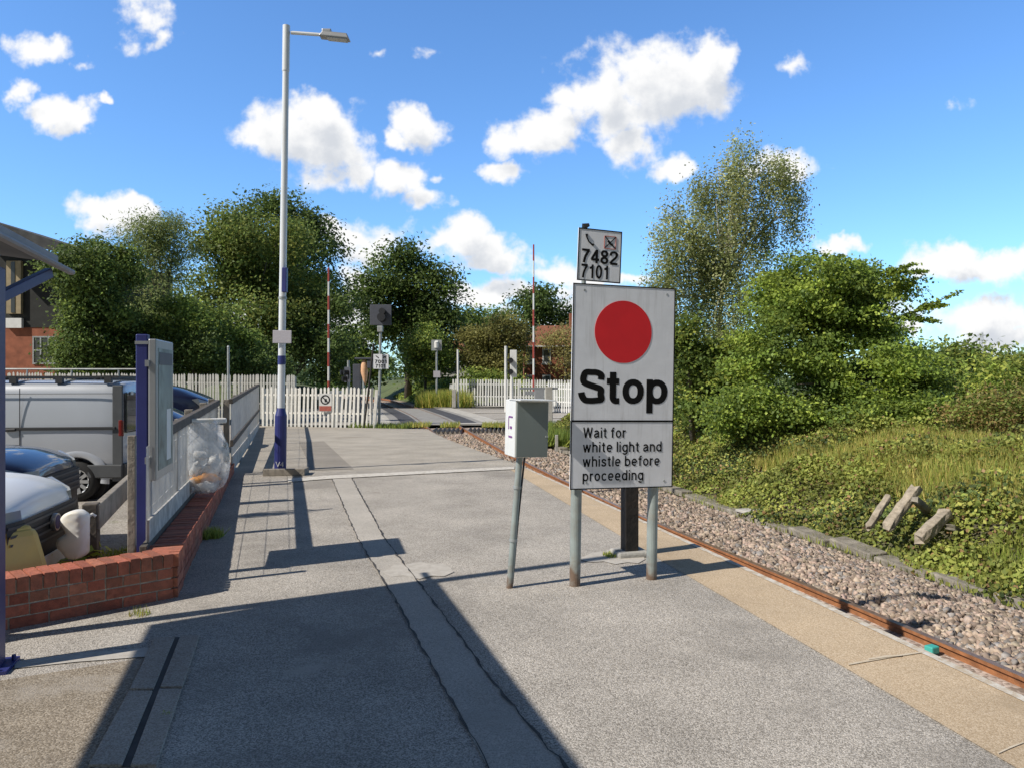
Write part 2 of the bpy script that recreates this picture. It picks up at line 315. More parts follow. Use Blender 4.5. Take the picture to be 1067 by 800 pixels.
# sans lettering cut from strokes: every glyph a set of centre lines, cap height 1
def _crom(p, n=7):
    out = []; p = [p[0]] + list(p) + [p[-1]]
    for i in range(1, len(p) - 2):
        a, b, c, d = [np.array(x) for x in p[i - 1:i + 3]]
        for k in range(n): t = k / n; out.append(.5 * ((2 * b) + (-a + c) * t + (2 * a - 5 * b + 4 * c - d) * t * t + (-a + 3 * b - 3 * c + d) * t ** 3))
    out.append(np.array(p[-2])); return out
def _arc(cx, cy, rx, ry, a0, a1, n=22): return [np.array((cx + rx * math.copysign(abs(math.cos(R(a0 + (a1 - a0) * k / n))) ** .92, math.cos(R(a0 + (a1 - a0) * k / n))), cy + ry * math.copysign(abs(math.sin(R(a0 + (a1 - a0) * k / n))) ** .92, math.sin(R(a0 + (a1 - a0) * k / n))))) for k in range(n + 1)]
def glyph(c, w):
    h = w / 2; X = .735; L_ = lambda *p: [np.array(q) for q in p]; bw = .60; cx = bw / 2; rx = bw / 2 - h; ry = X / 2 - h; cy = X / 2
    bowl = _arc(cx, cy, rx, ry, 0, 360)
    if c == 'o': return [bowl], bw
    if c in 'bpdg':
        st = {'b': [(h, 0), (h, 1)], 'p': [(h, -.27), (h, X)], 'd': [(bw - h, 0), (bw - h, 1)], 'g': [(bw - h, .0), (bw - h, X)]}[c]
        r = [bowl, L_(*st)]
        if c == 'g': r.append(_arc(cx, .0, rx, .27 - h, 0, -155))
        return r, bw
    if c == 'e': return [L_((h, cy - .01), (bw - h * .8, cy - .01)), _arc(cx, cy, rx, ry, 2, 312)], bw
    if c == 'c': return [_arc(cx, cy, rx, ry, 42, 318)], bw - .05
    if c == 'a': return [_arc(.27, X - .23, .27 - h, .23 - h, 165, 0) + L_((.54 - h, .14), (.56, h * .8)), _crom([(.54 - h, .43), (.30, .40), (.11, .33), (h, .20), (.13, h + .01), (.30, h + .02), (.54 - h, .20)])], .57
    if c == 'n' or c == 'h': return [L_((h, 0), (h, X if c == 'n' else 1)), _arc(.28, X - .26, .28 - h, .26 - h, 180, 0) + L_((.56 - h, 0))], .56
    if c == 'r': return [L_((h, 0), (h, X)), _crom([(h, X - .30), (.12, X - .14), (.22, X - h - .02), (.35, X - h)])], .36
    if c == 'l': return [L_((h, 0), (h, 1))], w
    if c == 'i': return [L_((h, 0), (h, X)), L_((h, .87), (h, 1))], w
    if c == 't': return [L_((.17, .93), (.17, .20)) + _crom([(.175, .16), (.21, h + .015), (.26, h), (.35, h)]), L_((.0, X - h * .85), (.34, X - h * .85))], .36
    if c == 'f': return [L_((.17, 0), (.17, .80)) + _crom([(.175, .84), (.21, .97 - h), (.27, 1 - h), (.37, 1 - h)]), L_((.0, X - h * .85), (.34, X - h * .85))], .37
    if c == 's': return [_crom([(.46, .52), (.40, .63), (.27, X - h), (.14, .63), (.10, .53), (.16, .43), (.28, .375), (.41, .31), (.455, .20), (.40, .10), (.27, h), (.12, .10), (.06, .215)])], .52
    if c == 'w': return [L_((h * .8, X), (.23, 0)), L_((.23, 0), (.41, X)), L_((.41, X), (.59, 0)), L_((.59, 0), (.82 - h * .8, X))], .82
    if c == 'W': return [L_((h * .8, 1), (.27, 0)), L_((.27, 0), (.50, 1)), L_((.50, 1), (.73, 0)), L_((.73, 0), (1 - h * .8, 1))], 1.
    if c == 'S': return [_crom([(.625 - h * .6, .70), (.58, .83), (.47, 1 - h - .01), (.32, 1 - h), (.16, .90), (h + .01, .75), (.12, .62), (.25, .55), (.42, .49), (.57, .42), (.66 - h, .28), (.59, .13), (.45, h + .01), (.31, h), (.15, .11), (.07, .22), (.045, .33)])], .66
    dw = .56
    if c == '0': return [_arc(dw / 2, .5, dw / 2 - h, .5 - h, 0, 360)], dw
    if c == '1': return [L_((.33, 0), (.33, 1)), _crom([(.08, .74), (.22, .77), (.31, .86), (.34, .98)])], .50
    if c == '7': return [L_((.02, 1 - h), (dw, 1 - h)), _crom([(dw - .03, 1 - h), (.38, .68), (.25, .38), (.18, 0)])], dw
    if c == '4': return [L_((.40, 0), (.40, 1)), L_((.40, 1 - h * .4), (h * .5, .27)), L_((.02, .27), (dw + .02, .27))], dw
    if c == '8': return [_arc(dw / 2, .755, dw / 2 - h - .02, .245 - h * .75, 0, 360), _arc(dw / 2, .27, dw / 2 - h, .27 - h, 0, 360)], dw
    if c == '2': return [_crom([(h, .66), (.09, .84), (.28, 1 - h), (.46, .86), (.49, .70), (.40, .52), (.25, .36), (.11, .20), (.07, h)]), L_((.04, h), (dw, h))], dw
    return [], .32
def lettering(string, cap, wgt, x0, z0, y, m, parent, name, width=None, gap=.13):
    """stroke letters in the plane y, facing -Y; x0,z0 = left end of the base line"""
    mb = MB(); pen = 0.; polys = []
    for ch in string:
        gl, adv = glyph(ch, wgt)
        for st in gl: polys.append([(p[0] + pen, p[1]) for p in st])
        pen += adv + (gap if ch != ' ' else 0.)
    tot = pen - gap; kx = (width / tot) if width else cap
    for i, pl in enumerate(polys):
        P_ = np.array(pl); n = len(P_); closed = np.linalg.norm(P_[0] - P_[-1]) < 1e-6
        vs = []
        for k in range(n):
            a = P_[(k - 1) % (n - 1)] if closed and k == 0 else P_[max(k - 1, 0)]; b = P_[(k + 1) % (n - 1)] if closed and k == n - 1 else P_[min(k + 1, n - 1)]
            d = b - a; d = d / (np.linalg.norm(d) + 1e-9); o = np.array((-d[1], d[0])) * wgt / 2
            for q in (P_[k] + o, P_[k] - o): vs.append((x0 + q[0] * kx, y - i * .00004, z0 + q[1] * cap))
        mb.add(vs, [(2 * k, 2 * k + 2, 2 * k + 3, 2 * k + 1) for k in range(n - 1)])
    return mb.build(name, m, parent)
# ------------------------------------------------------------------ world and sun
EL = R(42.5); SUN = Vector((-.883 * math.cos(EL), -.469 * math.cos(EL), math.sin(EL)))
w = bpy.data.worlds.new('World'); sc.world = w; w.use_nodes = True
nt = w.node_tree; N, L = nt.nodes, nt.links; bg = N['Background']
sky = N.new('ShaderNodeTexSky'); sky.sky_type = 'NISHITA'; sky.sun_disc = False; sky.sun_elevation = EL; sky.sun_rotation = math.atan2(SUN.x, SUN.y)
sky.air_density = 1.0; sky.dust_density = .4; sky.ozone_density = 2.0; sky.altitude = 50
CL = [  # u, v, half-width, half-height, strength
 (690,88,75,48,1.1),(628,98,48,40,1.1),(660,150,34,26,1),(738,66,30,32,1),(600,108,34,30,1),(556,146,42,25,1),(522,178,30,14,.85),(585,128,30,24,.9),(645,118,45,40,1),
 (820,66,36,18,.46),(990,108,38,20,.44),(704,180,26,18,.85),(810,173,38,16,1),(780,178,20,12,.9),
 (300,140,46,34,1.1),(345,152,45,42,1.1),(330,118,40,22,1),(372,178,30,26,.8),(428,132,34,24,.95),(410,145,20,16,.9),(418,188,34,22,1),(445,208,32,18,.95),(455,185,22,12,.7),
 (370,250,40,26,1),(345,240,20,16,.9),(380,268,30,14,.9),(485,252,52,22,1.1),(505,270,50,18,1),(455,250,25,18,.9),(570,280,48,17,1),(535,305,66,16,1),(490,310,40,18,1),(560,325,70,20,.8),
 (372,325,28,50,1),(300,330,150,50,.8),(116,225,44,20,1.1),(140,222,34,18,1),(95,232,24,14,1),
 (40,55,52,22,.72),(85,68,30,14,.66),(150,22,44,36,.72),(165,40,20,28,.66),(14,96,20,20,.9),(70,114,36,19,1.1),(85,122,24,14,1),(115,102,11,9,.75),
 (441,50,34,22,.46),(394,57,26,18,.44),(870,255,30,10,1),(980,268,40,18,1.1),(1045,278,48,20,1.1),(1000,262,40,14,1),(1020,330,110,22,.95),(1060,350,120,26,.9),(950,345,60,12,.75),
 (640,290,60,10,.9),(1100,310,60,30,.8),(1150,120,60,30,.9),(-60,150,50,25,.9),(-80,260,60,25,1),(1250,220,80,30,1)]
g = bpy.data.node_groups.new('cloud_density', 'ShaderNodeTree')
g.interface.new_socket('P', in_out='INPUT', socket_type='NodeSocketVector'); g.interface.new_socket('D', in_out='OUTPUT', socket_type='NodeSocketFloat')
gi = g.nodes.new('NodeGroupInput'); go = g.nodes.new('NodeGroupOutput'); GL = g.links
def gnoise(scale, detail, rough):
    n = g.nodes.new('ShaderNodeTexNoise'); n.noise_dimensions = '2D'; n.inputs['Scale'].default_value = scale; n.inputs['Detail'].default_value = detail; n.inputs['Roughness'].default_value = rough
    GL.new(gi.outputs['P'], n.inputs['Vector']); return n
nw = gnoise(14, 4, .6)
sb = g.nodes.new('ShaderNodeVectorMath'); sb.operation = 'SUBTRACT'; GL.new(nw.outputs['Color'], sb.inputs[0]); sb.inputs[1].default_value = (.5, .5, .5)
ma = g.nodes.new('ShaderNodeVectorMath'); ma.operation = 'MULTIPLY_ADD'; GL.new(sb.outputs[0], ma.inputs[0]); ma.inputs[1].default_value = (.06, .05, 0); GL.new(gi.outputs['P'], ma.inputs[2])
prev = None
for (u, v, ru, rv, st) in CL:
    cx, cy, rx_, ry_ = (u - U0) / F, (VH - v) / F, ru / F * 1.12, rv / F * 1.12
    a = g.nodes.new('ShaderNodeVectorMath'); a.operation = 'MULTIPLY_ADD'; GL.new(ma.outputs[0], a.inputs[0]); a.inputs[1].default_value = (1 / rx_, 1 / ry_, 0); a.inputs[2].default_value = (-cx / rx_, -cy / ry_, 0)
    l = g.nodes.new('ShaderNodeVectorMath'); l.operation = 'LENGTH'; GL.new(a.outputs[0], l.inputs[0])
    t = g.nodes.new('ShaderNodeMath'); t.operation = 'MULTIPLY_ADD'; GL.new(l.outputs['Value'], t.inputs[0]); t.inputs[1].default_value = -1.; t.inputs[2].default_value = st
    if prev is None: prev = t
    else:
        x = g.nodes.new('ShaderNodeMath'); x.operation = 'SMOOTH_MAX'; x.inputs[2].default_value = .05; GL.new(prev.outputs[0], x.inputs[0]); GL.new(t.outputs[0], x.inputs[1]); prev = x
nf = gnoise(17, 8, .56)
t1 = g.nodes.new('ShaderNodeMath'); t1.operation = 'MULTIPLY_ADD'; GL.new(nf.outputs['Fac'], t1.inputs[0]); t1.inputs[1].default_value = 1.7; t1.inputs[2].default_value = -.92
t2 = g.nodes.new('ShaderNodeMath'); t2.operation = 'ADD'; GL.new(prev.outputs[0], t2.inputs[0]); GL.new(t1.outputs[0], t2.inputs[1])
GL.new(t2.outputs[0], go.inputs['D'])
tc = N.new('ShaderNodeTexCoord'); sx = N.new('ShaderNodeSeparateXYZ'); L.new(tc.outputs['Generated'], sx.inputs[0])
ym = N.new('ShaderNodeMath'); ym.operation = 'MAXIMUM'; ym.inputs[1].default_value = .05; L.new(sx.outputs['Y'], ym.inputs[0])
d1 = N.new('ShaderNodeMath'); d1.operation = 'DIVIDE'; L.new(sx.outputs['X'], d1.inputs[0]); L.new(ym.outputs[0], d1.inputs[1])
d2 = N.new('ShaderNodeMath'); d2.operation = 'DIVIDE'; L.new(sx.outputs['Z'], d2.inputs[0]); L.new(ym.outputs[0], d2.inputs[1])
cb = N.new('ShaderNodeCombineXYZ'); L.new(d1.outputs[0], cb.inputs['X']); L.new(d2.outputs[0], cb.inputs['Y'])
g1 = N.new('ShaderNodeGroup'); g1.node_tree = g; L.new(cb.outputs[0], g1.inputs['P'])
of = N.new('ShaderNodeVectorMath'); of.operation = 'ADD'; of.inputs[1].default_value = (-.012, .032, 0); L.new(cb.outputs[0], of.inputs[0])
g2 = N.new('ShaderNodeGroup'); g2.node_tree = g; L.new(of.outputs[0], g2.inputs['P'])
def mrange(src, a, b, c, d, smooth=True):
    n = N.new('ShaderNodeMapRange'); n.interpolation_type = 'SMOOTHSTEP' if smooth else 'LINEAR'
    for k, x in zip(('From Min', 'From Max', 'To Min', 'To Max'), (a, b, c, d)): n.inputs[k].default_value = x
    L.new(src, n.inputs['Value']); return n.outputs['Result']
cov = mrange(g1.outputs['D'], -.05, .50, 0, 1)
up = mrange(g2.outputs['D'], .15, 1.05, 0, 1)                   # thickness between here and the sun side
front = mrange(sx.outputs['Y'], .05, .12, 0, 1)
cm = N.new('ShaderNodeMath'); cm.operation = 'MULTIPLY'; L.new(cov, cm.inputs[0]); L.new(front, cm.inputs[1])
shade = N.new('ShaderNodeMix'); shade.data_type = 'RGBA'; L.new(up, shade.inputs['Factor']); shade.inputs['A'].default_value = (9.0, 9.0, 9.0, 1); shade.inputs['B'].default_value = (6.1, 6.4, 6.9, 1)
tint = N.new('ShaderNodeMix'); tint.data_type = 'RGBA'; tint.blend_type = 'MULTIPLY'; tint.inputs['Factor'].default_value = 1; L.new(sky.outputs['Color'], tint.inputs['A'])
tint.inputs['B'].default_value = (1.02, 1.50, 2.0, 1)
zen = N.new('ShaderNodeMix'); zen.data_type = 'RGBA'; L.new(mrange(sx.outputs['Z'], .45, .75, 0, 1), zen.inputs['Factor']); zen.inputs['A'].default_value = (1, 1, 1, 1); zen.inputs['B'].default_value = (.36, .225, .15, 1)  # unseen upper sky darkened and warmed, added to deepen the shadows
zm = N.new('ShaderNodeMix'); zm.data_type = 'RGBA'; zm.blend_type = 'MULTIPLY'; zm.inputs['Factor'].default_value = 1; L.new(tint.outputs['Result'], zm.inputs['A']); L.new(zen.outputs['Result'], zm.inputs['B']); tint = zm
rear = N.new('ShaderNodeMix'); rear.data_type = 'RGBA'; L.new(mrange(sx.outputs['Y'], -.5, .15, 0, 1), rear.inputs['Factor']); rear.inputs['A'].default_value = (.50, .34, .25, 1); rear.inputs['B'].default_value = (1, 1, 1, 1)  # unseen sky behind the camera darkened and warmed for the same shadow light
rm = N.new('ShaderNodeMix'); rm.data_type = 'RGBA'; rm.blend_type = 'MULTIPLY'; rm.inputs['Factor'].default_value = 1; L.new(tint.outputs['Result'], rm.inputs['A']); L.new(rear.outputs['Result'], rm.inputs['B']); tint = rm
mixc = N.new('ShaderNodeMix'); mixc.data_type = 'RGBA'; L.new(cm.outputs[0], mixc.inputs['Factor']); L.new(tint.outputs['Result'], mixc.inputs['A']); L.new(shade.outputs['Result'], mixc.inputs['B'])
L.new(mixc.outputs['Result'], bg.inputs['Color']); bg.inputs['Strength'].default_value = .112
sun = bpy.data.lights.new('sun', 'SUN'); sun.energy = 5.0; sun.angle = R(.53); sun.color = (1, .94, .85)
so = bpy.data.objects.new('sun', sun); C.objects.link(so); so.rotation_euler = SUN.to_track_quat('Z', 'Y').to_euler()
cam = bpy.data.cameras.new('camera'); co = bpy.data.objects.new('camera', cam); C.objects.link(co); sc.camera = co
co.location = (0, 0, EYE); co.rotation_euler = (R(90), 0, 0); cam.sensor_width = 36; cam.lens = 36 * F / 1067; cam.shift_y = -8 / 1067; cam.clip_start = .05; cam.clip_end = 4000
sc.view_settings.view_transform = 'Standard'; sc.view_settings.look = 'None'; sc.view_settings.exposure = 0; sc.view_settings.gamma = 1

# ------------------------------------------------------------------ ground
def sheet(name, pts, m, z=None):
    mb = MB(); mb.add([Vector((p[0], p[1], p[2] if len(p) > 2 and z is None else (z or 0))) for p in pts], [tuple(range(len(pts)))]); return struct(mb.build(name, m))
mb = MB(); S = 1600
mb.quad((-S, -S, -1.3), (S, -S, -1.3), (S, S, -1.3), (-S, S, -1.3)); struct(mb.build('ground', M['grassland']))
# platform: rows along s
rows = [-6, -3, 0, 1.5, 3, 4, 5, 6, 7, 8, 9, 10, 11, 12, 13.2] + [13.2 + k * 1.2 for k in range(1, 14)] + [29.6]
Cn = Vector((-2.44, 5.57, 0)); Wd = Vector((-.725, -.689, 0))     # corner of the brick wall and its front run
def edge_at_s(s):               # point of the platform edge whose along-coordinate is s
    lo, hi = -10., 45.
    for _ in range(50):
        mid = (lo + hi) / 2; p = Vector((ex(mid), mid, 0))
        if p.dot(DIR) < s: lo = mid
        else: hi = mid
    return Vector((ex(lo), lo, 0))
mb = MB(); last = None; idx = []
for s in rows:
    r_ = edge_at_s(s); latr = r_.dot(NRM)
    if s < 6: 
        ll = -9.0 if s < 0 else max(-9.0, -.98 - (6.0 - s) * 1.95)
    else: ll = -.9
    ps = [ls(ll + (latr - ll) * t, s, zplat(s)) for t in (0, .35, .7, 1)]; ps = [p + DIR * max(0, s - 22) * .55 * (1 - t) for p, t in zip(ps, (0, .35, .7, 1))] + [Vector((r_.x, r_.y, -1.25))]
    idx.append(len(mb.v)); mb.v += [tuple(p) for p in ps]
for a, b, s in zip(idx, idx[1:], rows):
    for k in range(4): mb.f.append((a + k, a + k + 1, b + k + 1, b + k)); mb.mi.append(0 if s < 13.1 else 1)
a = idx[-1]; e = mb.v[a]; mb.v.append((e[0], e[1], -1.25)); mb.f.append((a, len(mb.v) - 1, a + 4, a + 3)); mb.mi.append(1)
struct(mb.build('platform', [M['asphalt'], M['ramp']]))
sheet('car_park', [ls(-.93, 5.0), ls(-.93, 31), ls(-8, 36), (-60, 44, 0), (-60, -10, 0), ls(-9.5, 2)], M['carpark'], -.28)
def strip(name, left, right, m, dz=.004):
    mb = MB(); n = len(left)
    for p, q in zip(left, right): mb.v += [(p[0], p[1], zplat(Vector((p[0], p[1], 0)).dot(DIR)) + dz), (q[0], q[1], zplat(Vector((q[0], q[1], 0)).dot(DIR)) + dz)]
    for k in range(n - 1): mb.f.append((2 * k, 2 * k + 1, 2 * k + 3, 2 * k + 2)); mb.mi.append(0)
    return struct(mb.build(name, m))
sy = [-1, 0, 1.5, 3.2, 5, 6.5, 8, 10, 12, 13.35]
inn = lambda y: float(np.interp(y, [-1, 0, 3.18, 6.46, 13.3], [2.95, 2.74, 2.05, 1.345, -.06]))
strip('platform_edge_paving', [(inn(y), y) for y in sy], [(ex(y) - .008, y) for y in sy], M['sand'])
strip('platform_edge_line', [(ex(y) - .07, y) for y in sy], [(ex(y) - .012, y) for y in sy], M['edgeline'], .008)
for a, b in (((884, 693), (962, 680)), ((905, 688), (940, 684)), ((1040, 786), (1066, 775))):
    strip('paving_crack', [at(a[0], a[1] - .6), at((a[0] + b[0]) / 2, (a[1] + b[1]) / 2 - 1.6), at(b[0], b[1] - .5)], [at(a[0], a[1] + 1), at((a[0] + b[0]) / 2, (a[1] + b[1]) / 2 + .5), at(b[0], b[1] + .8)], M['crackfill'], .009 + .003 * (a[0] % 2))
# reinstated trench running along the platform, with tar joints at both sides
TL = [at(345, 497), at(372, 560), at(412, 625), at(470, 730), at(508, 798), at(508, 798) + Vector((.27, -1.2, 0)), Vector((.75, -1, 0))]
TR = [at(366, 497), at(400, 560), at(450, 625), at(525, 725), at(588, 799), at(588, 799) + Vector((.30, -1.2, 0)), Vector((1.1, -1, 0))]
strip('trench_patch', TL, TR, M['patch'], .004)
def wig(poly, w, seed, dz, m, name):
    r = random.Random(seed); Lp, Rp = [], []
    for a, b in zip(poly, poly[1:]):
        n = max(2, int((b - a).length / .07))
        for k in range(n):
            p = a.lerp(b, k / n); o = NRM * (r.gauss(0, .0045)); ww = w * (.25 + 1.0 * r.random() ** 1.5); Lp.append(p + o - NRM * ww); Rp.append(p + o + NRM * ww)
    strip(name, Lp, Rp, m, dz)
wig(TL, .008, 1, .008, M['tar'], 'tar_joint'); wig(TR, .009, 2, .008, M['tar'], 'tar_joint')
# joint / white line where the ramp starts, worn white patches
strip('painted_line', [at(300, 499) , at(345, 495.5), at(420, 492), at(536, 486.5)], [at(300, 502.5), at(345, 499), at(420, 495), at(536, 489)], M['line'], .012)
strip('painted_patch', [at(*p) for p in ((402, 594), (410, 589), (424, 588), (438, 585.5), (452, 588), (462, 587.5), (470, 592))], [at(*p) for p in ((399, 597), (408, 601), (422, 600), (437, 603.5), (450, 600), (463, 600.5), (473, 596))], M['greyline'], .006)
strip('painted_patch', [at(*p) for p in ((606, 581), (616, 576), (628, 574.5), (640, 571.5), (655, 572.5), (666, 576), (671, 580))], [at(*p) for p in ((604, 583), (615, 586), (629, 585), (641, 588), (654, 586), (665, 587), (672, 583))], M['greyline'], .006)
strip('painted_strip', [at(15, 690), at(80, 681), at(158, 675)], [at(15, 697), at(80, 690), at(160, 684)], M['greyline'], .006)
strip('sunken_tarmac', [ls(lt, 13.6) for lt in (.55,)] + [ls(.55, 30)], [ls(1.25, 13.6), ls(1.25, 30)], M['newpatch'], .006)
# brown worn ground left of the drain
strip('worn_ground', [ls(-4.6, s) for s in (-.5, 1, 2, 3, 4.0)], [ls(-.73, s) for s in (-.5, 1.0, 2.2, 3.4, 4.78)], M['dirtground'], .003)
# drain: four dark edging slabs with a gap
t = thing('drainage_channel', 'dark slab drainage channel with an open slot in the shaded tarmac', 'drain', at(165, 720))
o0 = Vector(t.location)
for (a, b, c, d) in (((161, 665), (182, 665), (160, 719), (135, 719)), ((134, 721), (159, 721), (127, 799), (92, 799)), ((188, 663), (208, 663), (190, 717), (167, 717)), ((166, 719), (189, 719), (163, 799), (136, 799))):
    mb = MB(); q = [at(*a) - o0, at(*b) - o0, at(*c) - o0, at(*d) - o0]
    top = [Vector((p.x, p.y, .012)) for p in q]; bot = [Vector((p.x, p.y, -.05)) for p in q]
    mb.add(top + bot, [(0, 1, 2, 3), (0, 1, 5, 4), (1, 2, 6, 5), (2, 3, 7, 6), (3, 0, 4, 7)]); mb.build('slab', M['slab'], t, bevel=.004)
mb = MB(); q = [at(a, b) - o0 for a, b in ((180, 664), (190, 664), (140, 799), (122, 799))]; mb.add([Vector((p.x, p.y, .005)) for p in q], [(0, 1, 2, 3)]); mb.build('slot', M['tar'], t)

# ------------------------------------------------------------------ brick wall
def brick_run(mb, cols, P0, d, inn_, length, thick, z0, courses, cop, seed, colour=(.41, .135, .08), drop=0.):
    r = random.Random(seed)
    def brk(x0, x1, y0, y1, za, zb):
        j = lambda: r.uniform(-.002, .002); vs = []
        for k in range(8):
            p = P0 + d * ((x1 if k & 1 else x0) + j()) + inn_ * ((y1 if k & 2 else y0) + j()); zz = (zb if k & 4 else za); xq = (x1 if k & 1 else x0) / length; vs.append((p.x, p.y, zz * (1 - (drop / .31) * xq) + j() if drop else zz + j()))
        mb.add(vs, [(0, 2, 3, 1), (4, 5, 7, 6), (0, 1, 5, 4), (2, 6, 7, 3), (0, 4, 6, 2), (1, 3, 7, 5)])
        f = r.uniform(.7, 1.2); g_ = r.uniform(.85, 1.15); cols.extend([(colour[0] * f, colour[1] * f * g_, colour[2] * f * g_, 1)] * 8)
    h, g_ = .065, .010; z = z0
    for c in range(courses):
        x = -.11 if c % 2 else 0.
        head = (c == courses - 1)
        step = .1125 if head else .225
        while x < length:
            a, b = max(x, 0), min(x + step - g_, length)
            if b - a > .02: brk(a, b, -.003, thick, z + g_, z + g_ + h)
            x += step
        z += h + g_
    x = 0
    while x < length - .03:
        b = min(x + .065, length); brk(x, b, -.008, thick + .008, z + g_, z + g_ + cop - r.uniform(0, .006)); x += .075
    return z + g_ + cop
t = thing('brick_wall', 'low red brick wall with soldier coping, turning a corner beside the tarmac', 'wall')
mb = MB(); cols = []
inF = Vector((-.689, .725, 0)); inS = -NRM
side0 = Cn + DIR * .0
ZT = brick_run(mb, cols, Cn + Wd * .02 , Wd, inF, 4.2, .215, -.085, 4, .10, 3)
brick_run(mb, cols, Cn + DIR * .36, DIR, inS, 7.3, .20, -.075, 4, .075, 4, (.39, .125, .075), .16)
# corner pier
brick_run(mb, cols, Cn + DIR * .0 + NRM * .012, DIR, inS, .35, .24, -.085, 4, .095, 5)
mb.build('bricks', M['brick'], t, cols=cols)
mb = MB()
mb.add([Cn + Wd * .0 + inF * .006, Cn + Wd * 4.2 + inF * .006, Cn + Wd * 4.2 + inF * .21, Cn + inF * .21], [(0, 1, 2, 3)])
def prism(mb, base, z0, z1):
    n = len(base); mb.add([Vector((p.x, p.y, z0)) for p in base] + [Vector((p.x, p.y, z1)) for p in base], [tuple(range(n)), tuple(range(n, 2 * n))] + [(k, (k + 1) % n, (k + 1) % n + n, k + n) for k in range(n)])
mb = MB()
prism(mb, [Cn + Wd * .03 + inF * .003, Cn + Wd * 4.19 + inF * .003, Cn + Wd * 4.19 + inF * .205, Cn + Wd * .03 + inF * .205], -.3, ZT - .02)
q_ = [Cn + DIR * .02 - NRM * .006, Cn + DIR * 7.64 - NRM * .010, Cn + DIR * 7.64 - NRM * .19, Cn + DIR * .02 - NRM * .19]; zt_ = [ZT - .045, ZT - .21, ZT - .21, ZT - .045]
mb.add([Vector((p.x, p.y, -.3)) for p in q_] + [Vector((p.x, p.y, z)) for p, z in zip(q_, zt_)], [(0, 1, 2, 3), (4, 5, 6, 7)] + [(k, (k + 1) % 4, (k + 1) % 4 + 4, k + 4) for k in range(4)])
mb.build('mortar', M['mortar'], t)

# ------------------------------------------------------------------ fences on the platform side
def wire_panel(mb, A, B, z0a, z1a, z0b, z1b, pitch, w, nh):
    ln = (B - A).length; n = int(ln / pitch); d = (B - A).normalized()
    for k in range(n + 1):
        t_ = k / n; p = A.lerp(B, t_); j = random.gauss(0, .003)
        z0, z1 = z0a + (z0b - z0a) * t_, z1a + (z1b - z1a) * t_
        o = d * w / 2; q = NRM * .004 * math.sin(k * .7); q2 = NRM * .004 * math.sin(k * .9 + 1)
        for oo in (d * w / 2, NRM * w):
            mb.quad(Vector((p.x, p.y, z0)) - oo + q, Vector((p.x, p.y, z0)) + oo + q, Vector((p.x, p.y, z1)) + oo + q2 + d * j, Vector((p.x, p.y, z1)) - oo + q2 + d * j)
    for k in range(nh):
        t_ = (k + .5) / nh; za, zb = z0a + (z1a - z0a) * t_, z0b + (z1b - z0b) * t_
        mb.quad(Vector((A.x, A.y, za)), Vector((B.x, B.y, zb)), Vector((B.x, B.y, zb + .006)), Vector((A.x, A.y, za + .006)))
t = thing('mesh_fence', 'weathered timber rail fence with pale mesh infill behind the brick wall', 'fence')
LF = -.955
ztop = lambda s: 1.12 + (s - 6.2) * .010
segs = [6.3, 8.2, 10.1, 12.0, 13.4]
for a, b in zip(segs, segs[1:]):
    mb = MB(); wire_panel(mb, ls(LF, a + .05), ls(LF, b - .05), .30 - (a - 6) * .02, ztop(a) - .05, .30 - (b - 6) * .02, ztop(b) - .05, .042, .0045, 4); mb.build('mesh_panel', M['meshpale'], t)
mb = MB(); mb.bar(ls(LF, 6.75, ztop(6.75) - .02), ls(LF, 13.45, ztop(13.4) - .02), .07, .09); mb.build('top_rail', M['darktimber'], t, bevel=.006)
mb = MB(); mb.bar(ls(LF - .0, 6.2, .32), ls(LF, 13.45, .17), .05, .06); mb.build('bottom_rail', M['darktimber'], t, bevel=.005)
mb = MB(); mb.bar(ls(LF + .012, 6.35, .42), ls(LF + .012, 13.4, .27), .018, .19); mb.build('kick_board', M['kick'], t)
for k, s in enumerate(segs):
    mb = MB(); mb.box(ls(LF - .09, s, (ztop(s) + .02 - .28) / 2), (.095 if k else .055, .095 if k else .055, ztop(s) + .06 + .28), Matrix.Rotation(R(17), 3, 'Z')); mb.build('post', M['timber'], t, bevel=.006)
t = thing('ramp_fence', 'grey fence of pale mesh panels with dark rails down the ramp', 'fence')
LG = -.75; zt2 = lambda s: 1.22 + (s - 13) * .0035
segs = [13.45, 16.2, 19.0, 21.8, 24.6, 27.4, 30.0, 32.3]
for a, b in zip(segs, segs[1:]):
    mb = MB(); wire_panel(mb, ls(LG, a + .05), ls(LG, b - .05), zplat(a) + .05, zt2(a) - .04, zplat(b) + .05, zt2(b) - .04, .044, .0046, 3); mb.build('mesh_panel', M['meshpale'], t)
for a, b in zip(segs, segs[1:]): mb = MB(); mb.bar(ls(LG + .012, a + .05, zplat(a) + .16), ls(LG + .012, b - .05, zplat(b) + .16), .018, .26); mb.build('kick_board', M['kick'], t)
for s in segs:
    mb = MB(); z0 = zplat(s); mb.box(ls(LG - .07, s, (zt2(s) + z0) / 2), (.09, .09, zt2(s) - z0), Matrix.Rotation(R(17), 3, 'Z')); mb.build('post', M['timber'], t, bevel=.006)
mb = MB(); mb.bar(ls(LG, 13.4, zt2(13) - .03), ls(LG, 32.3, zt2(32) - .03), .06, .08); mb.build('top_rail', M['darktimber'], t, bevel=.005)
mb = MB(); mb.bar(ls(LG + .012, 13.4, .5), ls(LG + .012, 32.3, .28), .05, .10); mb.build('mid_rail', M['darktimber'], t, bevel=.005)
